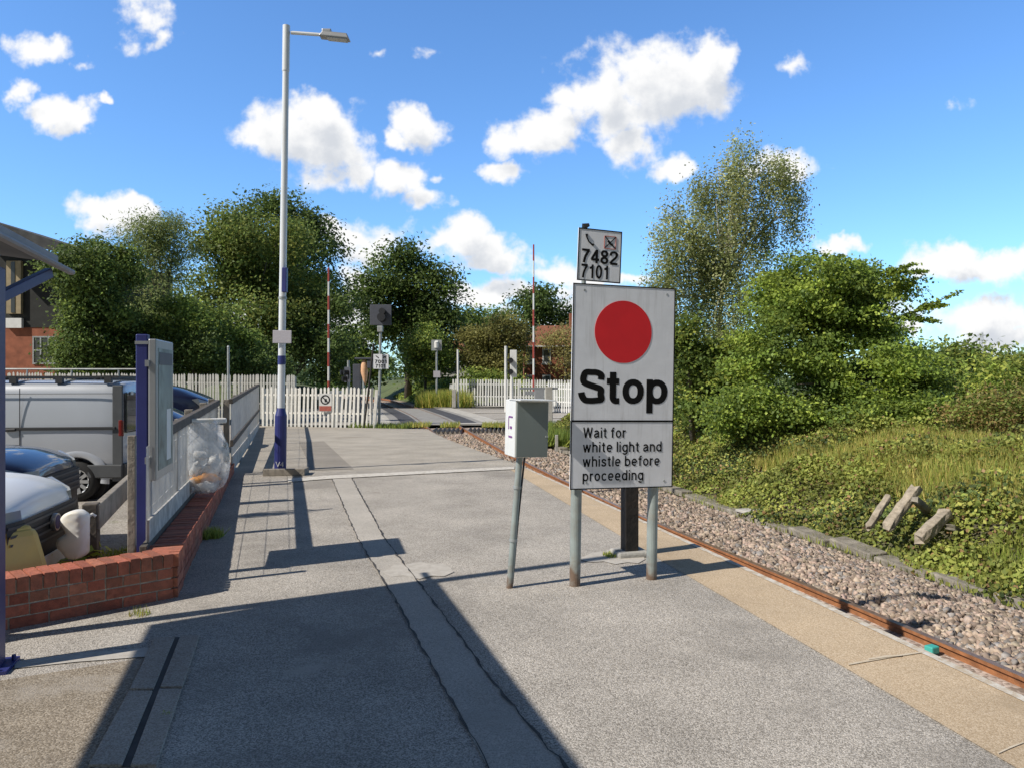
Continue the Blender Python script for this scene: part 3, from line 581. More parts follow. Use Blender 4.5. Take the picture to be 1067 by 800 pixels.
# timber bollards in the car park behind the fence
pr = None
for k, (u, v, y) in enumerate(((190, 436, 9.4), (207, 428, 10.9), (219, 421, 12.3))):
    p = dep(u, v, y); 
    b = thing('timber_post', ('nearest', 'middle', 'farthest')[k] + ' of three sawn timber posts showing above the mesh fence rail by the parked cars', 'post', (p.x, p.y, -.28), R(17), 'timber posts behind the mesh fence')
    mb = MB(); h = p.z + .28; mb.box((0, 0, h / 2), (.17, .12, h)); mb.build('shaft', M['timber'], b, bevel=.008)

# ------------------------------------------------------------------ palisades
def palisade(name, label, A, B, h, n, m, rail_z=(.35, .8), lean=0, posts=4, wd=.075):
    t = thing(name, label, 'fence')
    A, B = Vector(A), Vector(B); d = (B - A); d.z = 0; ang = math.atan2(d.y, d.x); base = None; rr = random.Random(len(label))
    for k in range(n):
        q = k / (n - 1); p = A.lerp(B, q)
        if base is None:
            mb = MB(); x = wd / 2; mb.add([(-x, -.01, 0), (x, -.01, 0), (x, -.01, h - .06), (0, -.01, h), (-x, -.01, h - .06), (-x, .01, 0), (x, .01, 0), (x, .01, h - .06), (0, .01, h), (-x, .01, h - .06)],
                [(0, 1, 2, 3, 4), (9, 8, 7, 6, 5), (0, 5, 6, 1), (1, 6, 7, 2), (2, 7, 8, 3), (3, 8, 9, 4), (4, 9, 5, 0)])
            o = base = mb.build('pale', m, t)
        else: o = base.copy(); C.objects.link(o); o.parent = t
        o.location = p + Vector((0, 0, rr.uniform(-.02, .02))); o.rotation_euler = (0, rr.gauss(0, .012) + lean * q, ang)
    nb = Vector((-d.y, d.x, 0)).normalized() * .04
    for f in rail_z:
        mb = MB(); mb.bar(A + nb + Vector((0, 0, h * f)), B + nb + Vector((0, 0, h * f)), .05, .08); mb.build('rail', m, t)
    for k in range(posts):
        p = A.lerp(B, k / (posts - 1)) + nb * 2; mb = MB(); mb.box(p + Vector((0, 0, h * .48)), (.1, .1, h * .96), Matrix.Rotation(ang, 3, 'Z')); mb.build('post', m, t)
    return t
pA = dep(274, 441, 32.4); pB = dep(386, 446, 31.2); pA.z = -.5; pB.z = -.5
nf_ = palisade('palisade_fence', 'white wooden paling fence closing off the end of the ramp, with notice', pA, pB, 1.66, 27, M['palewhite'], lean=.05, posts=4, wd=.095)
# end post of it, leaning
mb = MB(); e = pB + Vector((.15, -.05, 0)); mb.bar(e + Vector((0, 0, -.05)), e + Vector((.12, 0, 1.55)), .13, .13, up=(0, 1, 0)); mb.build('end_post', M['palewhite'], nf_, bevel=.01)
n_ = thing('notice', 'white no trespassing notice with red lower panel on the paling fence', 'sign', dep(339, 419, 31.6))
n_.scale = (.85, 1, .85)
mb = MB(); mb.box((0, 0, 0), (.62, .02, .86)); mb.build('panel', M['white'], n_)
mb = MB(); mb.box((0, -.014, -.29), (.58, .006, .24)); mb.build('red_panel', M['signred2'], n_)
mb = MB(); mb.ring((0, -.014, .13), .17, .235, 28); mb.ring((0, -.014, .13), 0.0001, .05, 12); mb.box((0, -.0145, .13), (.05, .004, .4), Matrix.Rotation(R(-45), 3, 'Y')); mb.box((.02, -.0142, .10), (.1, .004, .16)); mb.build('symbol', M['black'], n_)
palisade('boundary_fence', 'long white paling fence at the back of the car park under the trees', (-20.8, 31.7, -.15), tuple(Vector((dep(307, 400, 33.1).x, 33.1, -.25))), 1.92, 100, M['palewhite'], posts=6, wd=.072)
t = thing('steel_post', 'thin pale steel post rising above the back paling fence', 'post', (dep(238, 390, 28).x, 28, -.2)); mb = MB(); h = dep(238, 362, 28).z + .2
mb.tube([(0, 0, 0), (0, 0, h)], .045, 10); mb.build('shaft', M['galv'], t); mb = MB(); mb.tube([(0, 0, h), (0, 0, h + .06)], [.055, .03], 10); mb.build('cap', M['galv'], t)
palisade('palisade_fence', 'white steel palisade across the level crossing, in front of the brick house', (-4.4, 57.5, -.55), (5.5, 56, -.6), 1.95, 50, M['white'], posts=5, wd=.11)
palisade('palisade_fence', 'short white palisade return leading from the crossing gate post', (-4.9, 60.5, -.6), (-4.2, 57.9, -.6), 1.6, 8, M['white'], posts=2, wd=.2)
palisade('palisade_fence', 'white palisade fence behind the grey cabinet, nearest the crossing barrier', (2.3, 48.5, -.6), (5.0, 44, -.6), 1.8, 22, M['white'], posts=3, wd=.11)

# ------------------------------------------------------------------ lamp posts
def lamp(label, loc, lean, rz=0, detail=True):
    t = thing('lamp_post', label, 'lamp post', loc, rz, ry=lean)
    H = 7.62
    mb = MB(); mb.tube([(0, 0, 1.0), (0, 0, H - .8), (0, 0, H - .78), (0, 0, H)], [.062, .054, .062, .062], 18); mb.build('column', M['lampwhite'], t, smooth=False)
    mb = MB(); mb.tube([(0, 0, 0), (0, 0, .93), (0, 0, 1.06)], [.10, .10, .062], 18); mb.build('base_sleeve', M['navy'], t)
    mb = MB(); mb.tube([(.08, 0, H - .12), (.62, 0, H - .15)], [.03, .028], 10); mb.build('arm', M['lampwhite'], t)
    hd = MB(); hd.box((.84, 0, H - .17), (.52, .2, .09), Matrix.Rotation(R(5), 3, 'Y'), taper=.8); hd.box((.70, 0, H - .09), (.16, .12, .06)); h = hd.build('lantern', M['alu'], t, bevel=.015)
    mb = MB(); mb.box((.88, 0, H - .226), (.34, .16, .02), Matrix.Rotation(R(5), 3, 'Y')); mb.build('diffuser', M['lens'], h)
    if detail:
        mb = MB(); mb.tube([(0, 0, 1.80), (0, 0, 1.95)], .066, 18); mb.build('band', M['navy'], t)
        mb = MB(); mb.box((.03, -.095, 2.27), (.32, .012, .22)); mb.build('plate', M['plategrey'], t, bevel=.01)
        mb = MB(); mb.box((.06, -.09, 3.24), (.08, .1, .42)); mb.build('bracket', M['navy'], t, bevel=.01)
        mb = MB(); mb.tube([(0, 0, 2.92), (0, 0, 2.96)], .07, 18); mb.build('clamp', M['galv'], t)
        text('V4', .13, M['white'], t, (-.05, -.108, .06))
    return t
lamp('tall white lamp post with dark blue base sleeve and grey plate on the ramp', (at(292, 489).x, at(292, 489).y, 0), R(.8))
lamp('white lamp post standing beside the shelter roof at the left', (-3.75, 4.34, -.28), 0, R(17), False)
bx = thing('ballast_weight', 'low timber plinth at the foot of the white lamp post', 'plinth', (at(297, 494).x, at(297, 494).y - .02, 0), R(5))
mb = MB(); mb.box((.02, -.12, .055), (.66, .10, .11)); mb.build('front_board', M['timber'], bx, bevel=.006); mb = MB(); mb.box((.3, .08, .05), (.1, .3, .10)); mb.build('side_board', M['timber'], bx, bevel=.006)

# ------------------------------------------------------------------ stop sign
sg = thing('stop_sign', 'tall grey stop board with red disc and phone number plate on steel posts', 'sign', (.826, 5.99, 0), R(17), ry=R(1.0))
W2, ZB, ZT_ = .434, .735, 2.30; zc = (ZB + ZT_) / 2
mb = MB(); mb.box((0, -.045, zc), (2 * W2, .012, ZT_ - ZB)); plate = mb.build('plate', M['signface'], sg)
mb = MB()
for x in (-W2 + .004, W2 - .004): mb.box((x, -.0525, zc), (.008, .003, ZT_ - ZB))
for z in (ZB + .004, ZT_ - .004): mb.box((0, -.0525, z), (2 * W2 - .016, .003, .008))
mb.box((0, -.0525, ZB + .52), (2 * W2 - .016, .003, .014)); mb.build('border', M['signblack'], plate)
mb = MB(); mb.tube([(-.010, -.051, ZT_ - .358), (-.010, -.0535, ZT_ - .358)], .241, 64); mb.build('red_disc', M['signred'], plate)
lettering('Stop', .262, .178, -.368, ZB + .652, -.0525, M['signblack'], plate, 'stop_lettering', .745, .075)
for k, (ln, wd) in enumerate((('Wait for', .355), ('white light and', .665), ('whistle before', .65), ('proceeding', .51))):
    lettering(ln, .080, .145, -.332, ZB + .392 - k * .110, -.0525, M['signblack'], plate, 'instruction_lettering', wd, .15)
mb = MB()
for (x, z) in ((-.3, ZB + .05), (-.02, ZB + .06), (.17, ZB + .05), (.36, ZB + .05), (-.34, ZT_ - .05), (.36, ZT_ - .05)): mb.tube([(x, -.05, z), (x, -.0535, z)], .009, 10)
mb.build('bolts', M['galv'], plate)
for x, h in ((-.36, 2.25), (.29, 2.25)):
    mb = MB(); mb.tube([(x, 0, -.02), (x, 0, h)], .042, 20); p = mb.build('post', M['galvpost'], sg, smooth=False)
# number plate above
npx, npz = -.222, ZT_ + .008 + .21
Mr = Matrix.Rotation(R(1.6), 3, 'Y')
pl = MB(); pl.box((0, 0, 0), (.36, .012, .40)); npl = pl.build('number_plate', M['signface'], sg, bevel=.0); npl.location = (npx, -.05, npz); npl.rotation_euler = (0, R(1.4), 0)
mb = MB()
for x in (-.176, .176): mb.box((x, -.0075, 0), (.008, .003, .40))
for z in (-.196, .196): mb.box((0, -.0075, z), (.344, .003, .008))
mb.build('border', M['signblack'], npl)
lettering('7482', .105, .165, -.150, -.062, -.0085, M['signblack'], npl, 'number_lettering', .30, .10)
lettering('7101', .105, .165, -.150, -.178, -.0085, M['signblack'], npl, 'number_lettering', .232, .10)
mb = MB(); pts = [(-.115 + .0, -.008, .155), (-.112, -.008, .13), (-.095, -.008, .10), (-.072, -.008, .082), (-.055, -.008, .078)]
mb.tube(pts, [.011, .006, .005, .006, .012], 8); mb.build('phone_symbol', M['signblack'], npl)
mb = MB()
for a, b in (((.035, .155), (.13, .155)), ((.035, .06), (.13, .06)), ((.035, .06), (.035, .155)), ((.13, .06), (.13, .155))): mb.bar((a[0], -.008, a[1]), (b[0], -.008, b[1]), .004, .004, up=(0, 1, 0))
mb.build('symbol_frame', M['signred2'], npl)
mb = MB(); mb.bar((.037, -.0085, .062), (.128, -.0085, .153), .006, .003, up=(0, 1, 0)); mb.bar((.037, -.0085, .153), (.128, -.0085, .062), .006, .003, up=(0, 1, 0))
mb.tube([(.065, -.008, .12), (.08, -.008, .10), (.102, -.008, .092)], [.010, .006, .010], 8); mb.build('crossed_symbol', M['signblack'], npl)
mb = MB(); mb.tube([(-.33, -.01, 2.15), (-.335, -.01, 2.73)], .018, 10); mb.build('stub', M['galvpost'], sg); mb = MB(); mb.tube([(-.335, -.01, 2.72), (-.335, -.01, 2.745), (-.30, -.03, 2.755)], [.02, .026, .012], 10); mb.build('post_cap', M['black'], sg)
# timber post behind
t = thing('timber_post', 'square black creosoted timber post standing behind the stop board', 'post', (at(656, 578).x, at(656, 578).y, 0), R(14)); mb = MB(); mb.box((0, 0, 1.05), (.125, .125, 2.14)); mb.build('shaft', M['blacktimber'], t, bevel=.008)
mb = MB(); mb.box((0, 0, .02), (.30, .24, .06)); mb.build('footing', M['concrete'], t, bevel=.02)
# cabinet on a leaning post
ct = thing('equipment_cabinet', 'small grey cabinet with white side on a thin leaning pole beside the stop board', 'cabinet', (at(531, 612).x, at(531, 612).y, 0), R(17), ry=R(4.6))
mb = MB(); mb.tube([(0, 0, -.02), (0, 0, 1.02)], .025, 16); p = mb.build('pole', M['galvpost'], ct)
bd = MB(); bd.box((.035, .0, 1.215), (.262, .26, .425)); body = bd.build('body', [M['boxside']], ct, bevel=.006); 
mb = MB(); mb.box((.038, -.135, 1.21), (.245, .012, .405)); dr = mb.build('door', M['box'], ct, bevel=.003)
mb = MB(); mb.box((.150, -.145, 1.16), (.02, .012, .012)); mb.build('lock', M['galv'], dr)
mb = MB(); mb.box((.035, -.12, 1.431), (.275, .30, .008)); mb.build('lid', M['boxside'], body)
mb = MB()
for (y, z, a, b) in ((-.02, 1.30, .10, .012), (.03, 1.25, .012, .09), (-.03, 1.22, .05, .02), (-.02, 1.15, .09, .014)): mb.box((-.0985, y, z), (.002, a, b))
mb.build('side_label', M['purpleprint'], body)
mb = MB(); mb.tube([(.03, .03, .02), (.035, .028, .5), (.05, .03, 1.01)], .008, 8); mb.build('cable', M['plastic'], ct)
for z in (.35, .75): mb = MB(); mb.tube([(0, 0, z), (0, 0, z + .02)], .032, 14); mb.build('cable_tie', M['galv'], ct)
# leaning parts follow the tilt of the pole; the box itself hangs plumb
for o in (body, dr): o.rotation_euler = (0, R(-3.2), 0); o.location = (.069, 0, .0)

# ------------------------------------------------------------------ shelter roof at the left
sh = thing('shelter', 'violet painted platform shelter with grey eaves at the left edge', 'shelter', (0, 0, 0))
Eo = Vector((-2.91, 4.86, 2.32)); Ei = Vector((-4.73, 3.68, 2.48)); back = -DIR * 7.5
mb = MB(); top = [Eo, Ei, Ei + back, Eo + back]; mb.add([p + Vector((0, 0, .04)) for p in top] + [p for p in top], [(0, 1, 2, 3), (7, 6, 5, 4), (0, 4, 5, 1), (1, 5, 6, 2), (2, 6, 7, 3), (3, 7, 4, 0)]); mb.build('roof', M['asphaltroof'], sh)
mb = MB(); mb.bar(Eo + NRM * .02 + Vector((0, 0, .015)), Eo + NRM * .02 + back + Vector((0, 0, .015)), .03, .055); mb.build('fascia', M['fascia'], sh, bevel=.008)
mb = MB(); mb.bar(Eo + NRM * .06 + DIR * .22 + Vector((0, 0, -.035)), Eo + NRM * .06 + back + Vector((0, 0, -.02)), .05, .035); mb.build('gutter', M['fascia'], sh, bevel=.02)
for k, q in enumerate((Vector((-2.865, 4.2, 0)), Vector((-2.865, 4.2, 0)) - DIR * 3.4)):
    mb = MB(); mb.box(q + Vector((0, 0, 1.1)), (.13, .13, 2.2), Matrix.Rotation(R(17), 3, 'Z')); p = mb.build('column', M['purple'], sh, bevel=.008)
    mb = MB(); mb.box(q + Vector((0, 0, .01)), (.24, .24, .02), Matrix.Rotation(R(17), 3, 'Z'));
    for a in (-1, 1):
        for b in (-1, 1): mb.tube([q + Vector((a * .085, b * .085, .02)), q + Vector((a * .085, b * .085, .05))], .012, 6)
    mb.build('base_plate', M['navy'], p)
    mb = MB(); mb.bar(q + Vector((0, 0, 2.0)), Eo + DIR * (0 if k == 0 else -3.4) + Vector((0, -.03, -.07)), .045, .06); mb.build('brace', M['purple'], sh, bevel=.005)

# ------------------------------------------------------------------ display case on its post
dc = thing('notice_case', 'dark blue post carrying a silver glazed poster case beside the brick wall', 'notice board', (-2.885, 6.0, 0), R(17 - 3))
mb = MB(); mb.box((0, 0, .87), (.085, .085, 2.11), taper=1); mb.build('post', M['navy'], dc, bevel=.008)
mb = MB(); mb.box((0, 0, 1.86), (.096, .096, .025)); mb.build('post_band', M['alu'], dc)
cs = MB(); cs.box((.078, .30, 1.34), (.06, .70, 1.10)); case = cs.build('case', M['alu'], dc, bevel=.01)
mb = MB(); mb.box((.1095, .31, 1.34), (.004, .58, .96)); mb.build('poster', M['poster'], case)
mb = MB(); mb.box((.1125, .31, 1.74), (.003, .54, .10)); mb.build('poster_header', M['slate'], case)
mb = MB(); mb.box((.1125, .42, 1.12), (.003, .18, .42)); mb.build('leaflet', M['white'], case)
for z in (1.70, .95):
    mb = MB(); mb.box((.045, -.03, z), (.03, .10, .05)); mb.build('hinge', M['alu'], dc)

# ------------------------------------------------------------------ bag hanging on the fence
bg_ = thing('rubbish_bag', 'clear plastic sack of bottles tied to the mesh fence above the brick wall', 'bag', ls(-.80, 9.25, .0))
mb = MB(); vs = []; fs = []; n, mrow = 22, 16
for i in range(mrow):
    t_ = i / (mrow - 1); z = .30 + .80 * t_; r_ = .10 + .16 * math.sin(math.pi * min(1, (.16 + t_ * .75))) ** .8
    if t_ < .06: r_ *= .55
    for k in range(n):
        a = 2 * math.pi * k / n; rr = r_ * (1 + .07 * math.sin(3 * a + 5 * t_) + .05 * random.uniform(-1, 1)); vs.append((rr * math.cos(a) * 1.0, rr * math.sin(a) * .62, z + random.uniform(-.012, .012)))
for i in range(mrow - 1):
    for k in range(n): fs.append((i * n + k, i * n + (k + 1) % n, (i + 1) * n + (k + 1) % n, (i + 1) * n + k))
fs.append(tuple(range(n))); mb.add(vs, fs); mb.build('film', M['film'], bg_, smooth=True)
for (x, y, z, r_, h, m, rx_) in ((-.06, 0, .44, .05, .22, 'orange', 70), (.07, -.04, .47, .045, .2, 'orange', 100), (.0, -.02, .38, .06, .2, 'white', 80), (.10, -.05, .66, .07, .1, 'white', 25), (-.08, .03, .58, .05, .2, 'white', 20), (.03, .05, .56, .05, .2, 'bagwhite', 60), (-.03, -.02, .72, .05, .16, 'bagwhite', 100)):
    mb = MB(); Rm = Matrix.Rotation(R(rx_), 3, 'Y') @ Matrix.Rotation(R(20), 3, 'X'); c = Vector((x, y, z))
    mb.tube([c + Rm @ Vector((0, 0, q)) for q in (-h / 2, -h / 2 + .02, h * .2, h * .38, h / 2)], [r_ * .8, r_, r_, r_ * .4, r_ * .4], 12); tag(mb.build('bottle', M[m], bg_, smooth=True))
mb = MB(); mb.bar((-.24, -.02, 1.10), (.24, .0, 1.10), .05, .06); mb.build('folded_rim', M['bagwhite'], bg_, bevel=.015)
bg_.rotation_euler = (0, 0, R(30))

# ------------------------------------------------------------------ crash barrier, white bag, yellow bin
cb_ = thing('crash_barrier', 'grey plank barrier on a stout post at the head of the parking bays', 'barrier', (0, 0, 0))
P1, P2 = Vector((-3.31, 6.1, 0)), Vector((-4.72, 10.0, 0))
mb = MB(); mb.bar(P1 + Vector((0, 0, .48)), P2 + Vector((0, 0, .45)), .06, .20); mb.build('plank', M['timber'], cb_, bevel=.008)
for p in (P1 + Vector((-.08, .05, 0)), P2 + Vector((-.08, -.1, 0))):
    mb = MB(); mb.box(p + Vector((.03, -.02, .155)), (.11, .12, .87), Matrix.Rotation(R(17), 3, 'Z')); mb.build('post', M['darktimber'], cb_, bevel=.008)
bgw = thing('plastic_bag', 'white plastic bag with yellow stain hooked on the grey plank barrier post', 'bag', (-3.36, 5.93, 0), R(10))
mb = MB(); vs = []; fs = []; n = 24
for i in range(20):
    t_ = i / 19; z = .20 + .37 * t_; lw = float(np.interp(t_, [0, .06, .14, .28, .42, .52, .60, .72, .86, .95, 1], [.03, .085, .105, .150, .140, .070, .080, .120, .112, .080, .03])); rw = float(np.interp(t_, [0, .08, .9, 1], [.03, .085, .088, .03]))
    for k in range(n):
        a_ = 2 * math.pi * k / n; c_ = math.cos(a_); vs.append(((rw if c_ > 0 else lw) * abs(c_) ** .7 * math.copysign(1, c_) * (1 + .03 * random.uniform(-1, 1)), .085 * math.sin(a_) * (1 + .06 * random.uniform(-1, 1)), z))
for i in range(19):
    for k in range(n): fs.append((i * n + k, i * n + (k + 1) % n, (i + 1) * n + (k + 1) % n, (i + 1) * n + k))
fs += [tuple(range(n)), tuple(range(19 * n, 20 * n))]; mb.add(vs, fs); mb.build('sack', M['bagwhite'], bgw, smooth=True, sub=1)
mb = MB(); mb.tube([(.05, .06, .50), (.08, .09, .52), (.10, .10, .50)], .012, 8); mb.build('tie', M['bagwhite'], bgw, smooth=True)
yb = thing('grit_bin', 'faded yellow plastic grit bin behind the brick wall', 'bin', (dep(3, 540, 5.5).x, 5.5, -.28), R(-32))
mb = MB(); mb.box((0, 0, .40), (.78, .56, .80), taper=.52); mb.build('body', M['yellow'], yb, bevel=.05)
mb = MB(); mb.box((0, 0, .803), (.36, .24, .03), taper=.9); mb.build('lid', M['yellow'], yb, bevel=.02)

# ------------------------------------------------------------------ cars
def loft(sections, closed_ends=True):
    mb = MB(); n = len(sections[0])
    for s_ in sections: mb.v += [tuple(p) for p in s_]
    for i in range(len(sections) - 1):
        for k in range(n):
            k2 = (k + 1) % n; mb.f.append((i * n + k, i * n + k2, (i + 1) * n + k2, (i + 1) * n + k)); mb.mi.append(0)
    if closed_ends: mb.f += [tuple(range(n - 1, -1, -1)), tuple((len(sections) - 1) * n + k for k in range(n))]; mb.mi += [0, 0]
    return mb
def cut(o, holes):
    """cut the wheel openings out of a body (local coordinates) and keep the result as plain mesh"""
    mb = MB()
    for (x, y, z, r) in holes: mb.tube([(x, y - .20, z), (x, y + .20, z)], r, 28)
    c = mb.build('cutter', M['black']); md = o.modifiers.new('Cut', 'BOOLEAN'); md.operation = 'DIFFERENCE'; md.object = c; md.solver = 'EXACT'
    pa = o.parent; o.parent = None
    dg = bpy.context.evaluated_depsgraph_get(); me = bpy.data.meshes.new_from_object(o.evaluated_get(dg))
    o.modifiers.clear(); o.data = me; o.parent = pa; bpy.data.objects.remove(c)
    return o
def wheel(parent, x, y, r, side, rimr=.62):
    mb = MB(); vs = []; fs = []; n = 28
    prof = [(rimr * r, -.09), (r * .93, -.10), (r, -.07), (r, .07), (r * .93, .10), (rimr * r, .09)]
    for k in range(n):
        a = 2 * math.pi * k / n
        for (q, o) in prof: vs.append((x + q * math.cos(a), y + o, r + q * math.sin(a)))
    m_ = len(prof)
    for k in range(n):
        k2 = (k + 1) % n
        for i in range(m_ - 1): fs.append((k * m_ + i, k2 * m_ + i, k2 * m_ + i + 1, k * m_ + i + 1))
    mb.add(vs, fs); w_ = mb.build('wheel', M['tyre'], parent, smooth=True)
    mb = MB(); yo = y + side * .075
    for k in range(10):
        a = 2 * math.pi * k / 10; mb.bar((x + .12 * r * math.cos(a), yo, r + .12 * r * math.sin(a)), (x + rimr * r * math.cos(a), yo + side * .01, r + rimr * r * math.sin(a)), .05 * r / .3, .03, up=(0, 1, 0))
    for k in range(n):
        a, a2 = 2 * math.pi * k / n, 2 * math.pi * (k + 1) / n; q0, q1 = rimr * r * .93, rimr * r * 1.02
        mb.quad((x + q0 * math.cos(a), yo + side * .012, r + q0 * math.sin(a)), (x + q1 * math.cos(a), yo + side * .02, r + q1 * math.sin(a)), (x + q1 * math.cos(a2), yo + side * .02, r + q1 * math.sin(a2)), (x + q0 * math.cos(a2), yo + side * .012, r + q0 * math.sin(a2)))
    mb.tube([(x, yo, r), (x, yo + side * .02, r)], r * .16, 14); mb.build('rim', M['rim'], w_)
    return w_
def car(label, loc, rz, paint, H=1.48, Wd_=1.72, nose=.74, bonnet=.98, Lg=3.95, badge=False, plate=None, group=None):
    """nose points to local +x, front face at x=0"""
    t = thing('parked_car', label, 'car', loc, rz, group)
    hw = Wd_ / 2
    def sec(x, w, zs, zsh, zt, crown=.05):
        half = [(w * .90, zs), (w * .985, zs + .10), (w, (zs + zsh) / 2), (w * .985, zsh - .05), (w * .93, zsh), (w * .62, zt - .012), (w * .25, zt + crown * .5)]
        return [(x, -y, z) for y, z in half] + [(x, y, z) for y, z in reversed(half)]
    S_ = [sec(-.015, hw * .60, .30, nose - .17, nose - .13, .01), sec(-.05, hw * .74, .22, nose - .06, nose - .02, .02), sec(-.16, hw * .88, .20, nose - .01, nose + .04, .03), sec(-.38, hw * .965, .19, nose + .06, nose + .12),
          sec(-.75, hw, .19, nose + .11, bonnet - .03), sec(-1.05, hw, .19, nose + .14, bonnet + .02), sec(-1.9, hw, .19, nose + .16, bonnet + .03), sec(-3.0, hw, .19, nose + .18, bonnet + .03), sec(-3.6, hw * .97, .22, nose + .18, bonnet + .02), sec(-Lg, hw * .86, .30, nose + .10, bonnet - .05)]
    body = loft(S_).build('body', paint, t, smooth=True, sub=2)
    def cs(x, w, z, wt=None): return [(x, -w, bonnet - .03), (x, -w * .97, bonnet + .1), (x, -w * .8, z - .05), (x, -w * .5, z), (x, w * .5, z), (x, w * .8, z - .05), (x, w * .97, bonnet + .1), (x, w, bonnet - .03)]
    loft([cs(-.98, hw * .84, bonnet + .03), cs(-1.35, hw * .87, bonnet + .30), cs(-1.75, hw * .87, H - .03), cs(-2.4, hw * .86, H), cs(-3.2, hw * .84, H - .04), cs(-3.85, hw * .78, bonnet + .06)]).build('windows', M['glass'], t, smooth=True, sub=1)
    loft([[(x, -w, z - .035), (x, -w * .6, z), (x, w * .6, z), (x, w, z - .035), (x, w * .9, z - .07), (x, -w * .9, z - .07)] for (x, w, z) in ((-1.62, .56, H - .02), (-1.8, .60, H + .012), (-2.5, .61, H + .025), (-3.3, .58, H - .01))]).build('roof', paint, t, smooth=True, sub=1)
    cut(body, [(x, sgn * (hw - .02), .30, .36) for x in (-.80, -Lg + .72) for sgn in (-1, 1)])
    pts = [(-.38, .975), (-.16, .895), (-.05, .755), (-.012, .60), (-.008, 0.), (-.012, -.60), (-.05, -.755), (-.16, -.895), (-.38, -.975)]; mb = MB()
    for z in (.19, nose - .44, nose - .38): mb.v += [(x + .028 - (.03 if z > .5 else 0), y * hw * 1.012, z) for x, y in pts]
    for r_ in range(2):
        for k in range(8): mb.f.append((r_ * 9 + k, r_ * 9 + k + 1, r_ * 9 + k + 10, r_ * 9 + k + 9)); mb.mi.append(0)
    mb.build('bumper', M['plastic'], t, smooth=True)
    # front: grille with slats, bumper intake, headlights, plate
    gx = .012
    gp = [(-.055, .80), (-.03, .70), (-.012, .58), (-.006, 0.), (-.012, -.58), (-.03, -.70), (-.055, -.80)]
    def gstrip(z0, z1, out):
        mb = MB(); mb.v = [(x + out - (.015 if z > nose - .2 else 0), y * hw, z) for z in (z0, z1) for x, y in gp]; mb.f = [(k, k + 1, k + 8, k + 7) for k in range(6)]; mb.mi = [0] * 6; return mb
    gr = gstrip(nose - .375, nose - .125, .022).build('grille', M['plastic'], t)
    for k in range(4):
        z = nose - .345 + k * .058; gstrip(z, z + .018, .034).build('slat', M['greyplastic'], gr)
    mb = MB(); mb.box((-.02, 0, .33), (.06, hw * 1.15, .17)); mb.build('bumper_intake', M['plastic'], t, bevel=.03)
    for sgn in (-1, 1):
        mb = MB(); y0 = sgn * hw * .58; y1 = sgn * hw * .985
        mb.add([(.0 - .03, y0, nose - .20), (-.05, y0, nose - .06), (-.30, y1 * .985, nose + .02), (-.42, y1 * 1.005, nose - .01), (-.20, y1 * .955, nose - .20), (-.06, y0 * 1.2, nose - .235), (-.12, sgn * hw * .80, nose - .06), (-.10, sgn * hw * .82, nose - .20)],
               [(0, 1, 6, 7), (6, 2, 4, 7), (2, 3, 4), (0, 7, 5), (7, 4, 5)])
        o = mb.build('headlight', M['lens'], t); md = o.modifiers.new('S', 'SOLIDIFY'); md.thickness = .05; md.offset = 0
    mb = MB(); mb.box((.028, 0, .47), (.012, .52, .11)); pn = mb.build('number_plate', M['white'], t, bevel=.004)
    if plate: text(plate, .10, M['signblack'], pn, (.036, -.20, .435), 'plate_lettering', .001, rz=math.pi / 2)
    if badge:
        mb = MB(); c = (.035, 0, nose - .235); mb.tube([(c[0] - .02, 0, c[2]), (c[0] + .012, 0, c[2])], .068, 20); b_ = mb.build('badge', M['rim'], t); mb = MB(); mb.tube([(c[0], 0, c[2]), (c[0] + .015, 0, c[2])], .054, 20); mb.build('badge_centre', M['navy'], b_)
    for x in (-.80, -Lg + .72):
        for sgn in (-1, 1):
            wheel(t, x, sgn * (hw - .095), .30, sgn)
    return t
CP = -.28
car('white hatchback with dark slatted grille and round badge, parked nearest the brick wall', (-3.60, 6.0, CP), R(12), M['carwhite'], nose=.98, bonnet=1.07, badge=True)
car('dark blue car with its bonnet between the white hatchback and the silver van', (-4.70, 8.0, CP), R(12), M['carnavy'], nose=1.02, bonnet=1.16, plate='KU51 USL')
car('dark blue car parked next beyond the silver van, its nose behind the poster case', (-6.10, 15.2, -.12), R(14), M['carnavy'], nose=.86, bonnet=1.20, H=1.62)
car('dark blue car farthest along the parking bays, nose toward the pale fence', (-7.50, 19.4, .0), R(14), M['carnavy'], nose=1.05, bonnet=1.34, H=1.60)
# van: rear at x=0 local, nose to -x
vn = thing('parked_van', 'silver panel van with black roof rack, parked tail-first toward the platform fence', 'van', (-6.0, 12.45, CP + .0), R(7))
Hv, hv = 1.80, .84
def vsec(x, w, z0, zt):
    half = [(w * .89, z0), (w * .935, z0 + .12), (w * .965, .58), (w * .998, .80), (w * .99, 1.05), (w * .965, 1.40), (w * .92, zt - .13), (w * .86, zt - .045), (w * .70, zt), (w * .3, zt + .015)]
    return [(x, -y, z) for y, z in half] + [(x, y, z) for y, z in reversed(half)]
vb = loft([vsec(0, hv * .93, .34, Hv - .06), vsec(-.05, hv * .97, .28, Hv - .02), vsec(-.16, hv, .26, Hv), vsec(-1.2, hv, .24, Hv + .01), vsec(-2.6, hv, .24, Hv + .01), vsec(-3.0, hv, .24, Hv - .06), vsec(-3.45, hv * .97, .24, 1.2), vsec(-4.1, hv * .9, .24, .95), vsec(-4.3, hv * .75, .3, .75)])
vbody = vb.build('body', M['carsilver'], vn, smooth=True, sub=1)
cut(vbody, [(x, sgn * (hv - .02), .32, .345) for x in (-.66, -3.35) for sgn in (-1, 1)])
mb = MB(); mb.box((.012, 0, 1.33), (.03, 1.46, .62)); mb.build('rear_window', M['glass'], vn, bevel=.02)
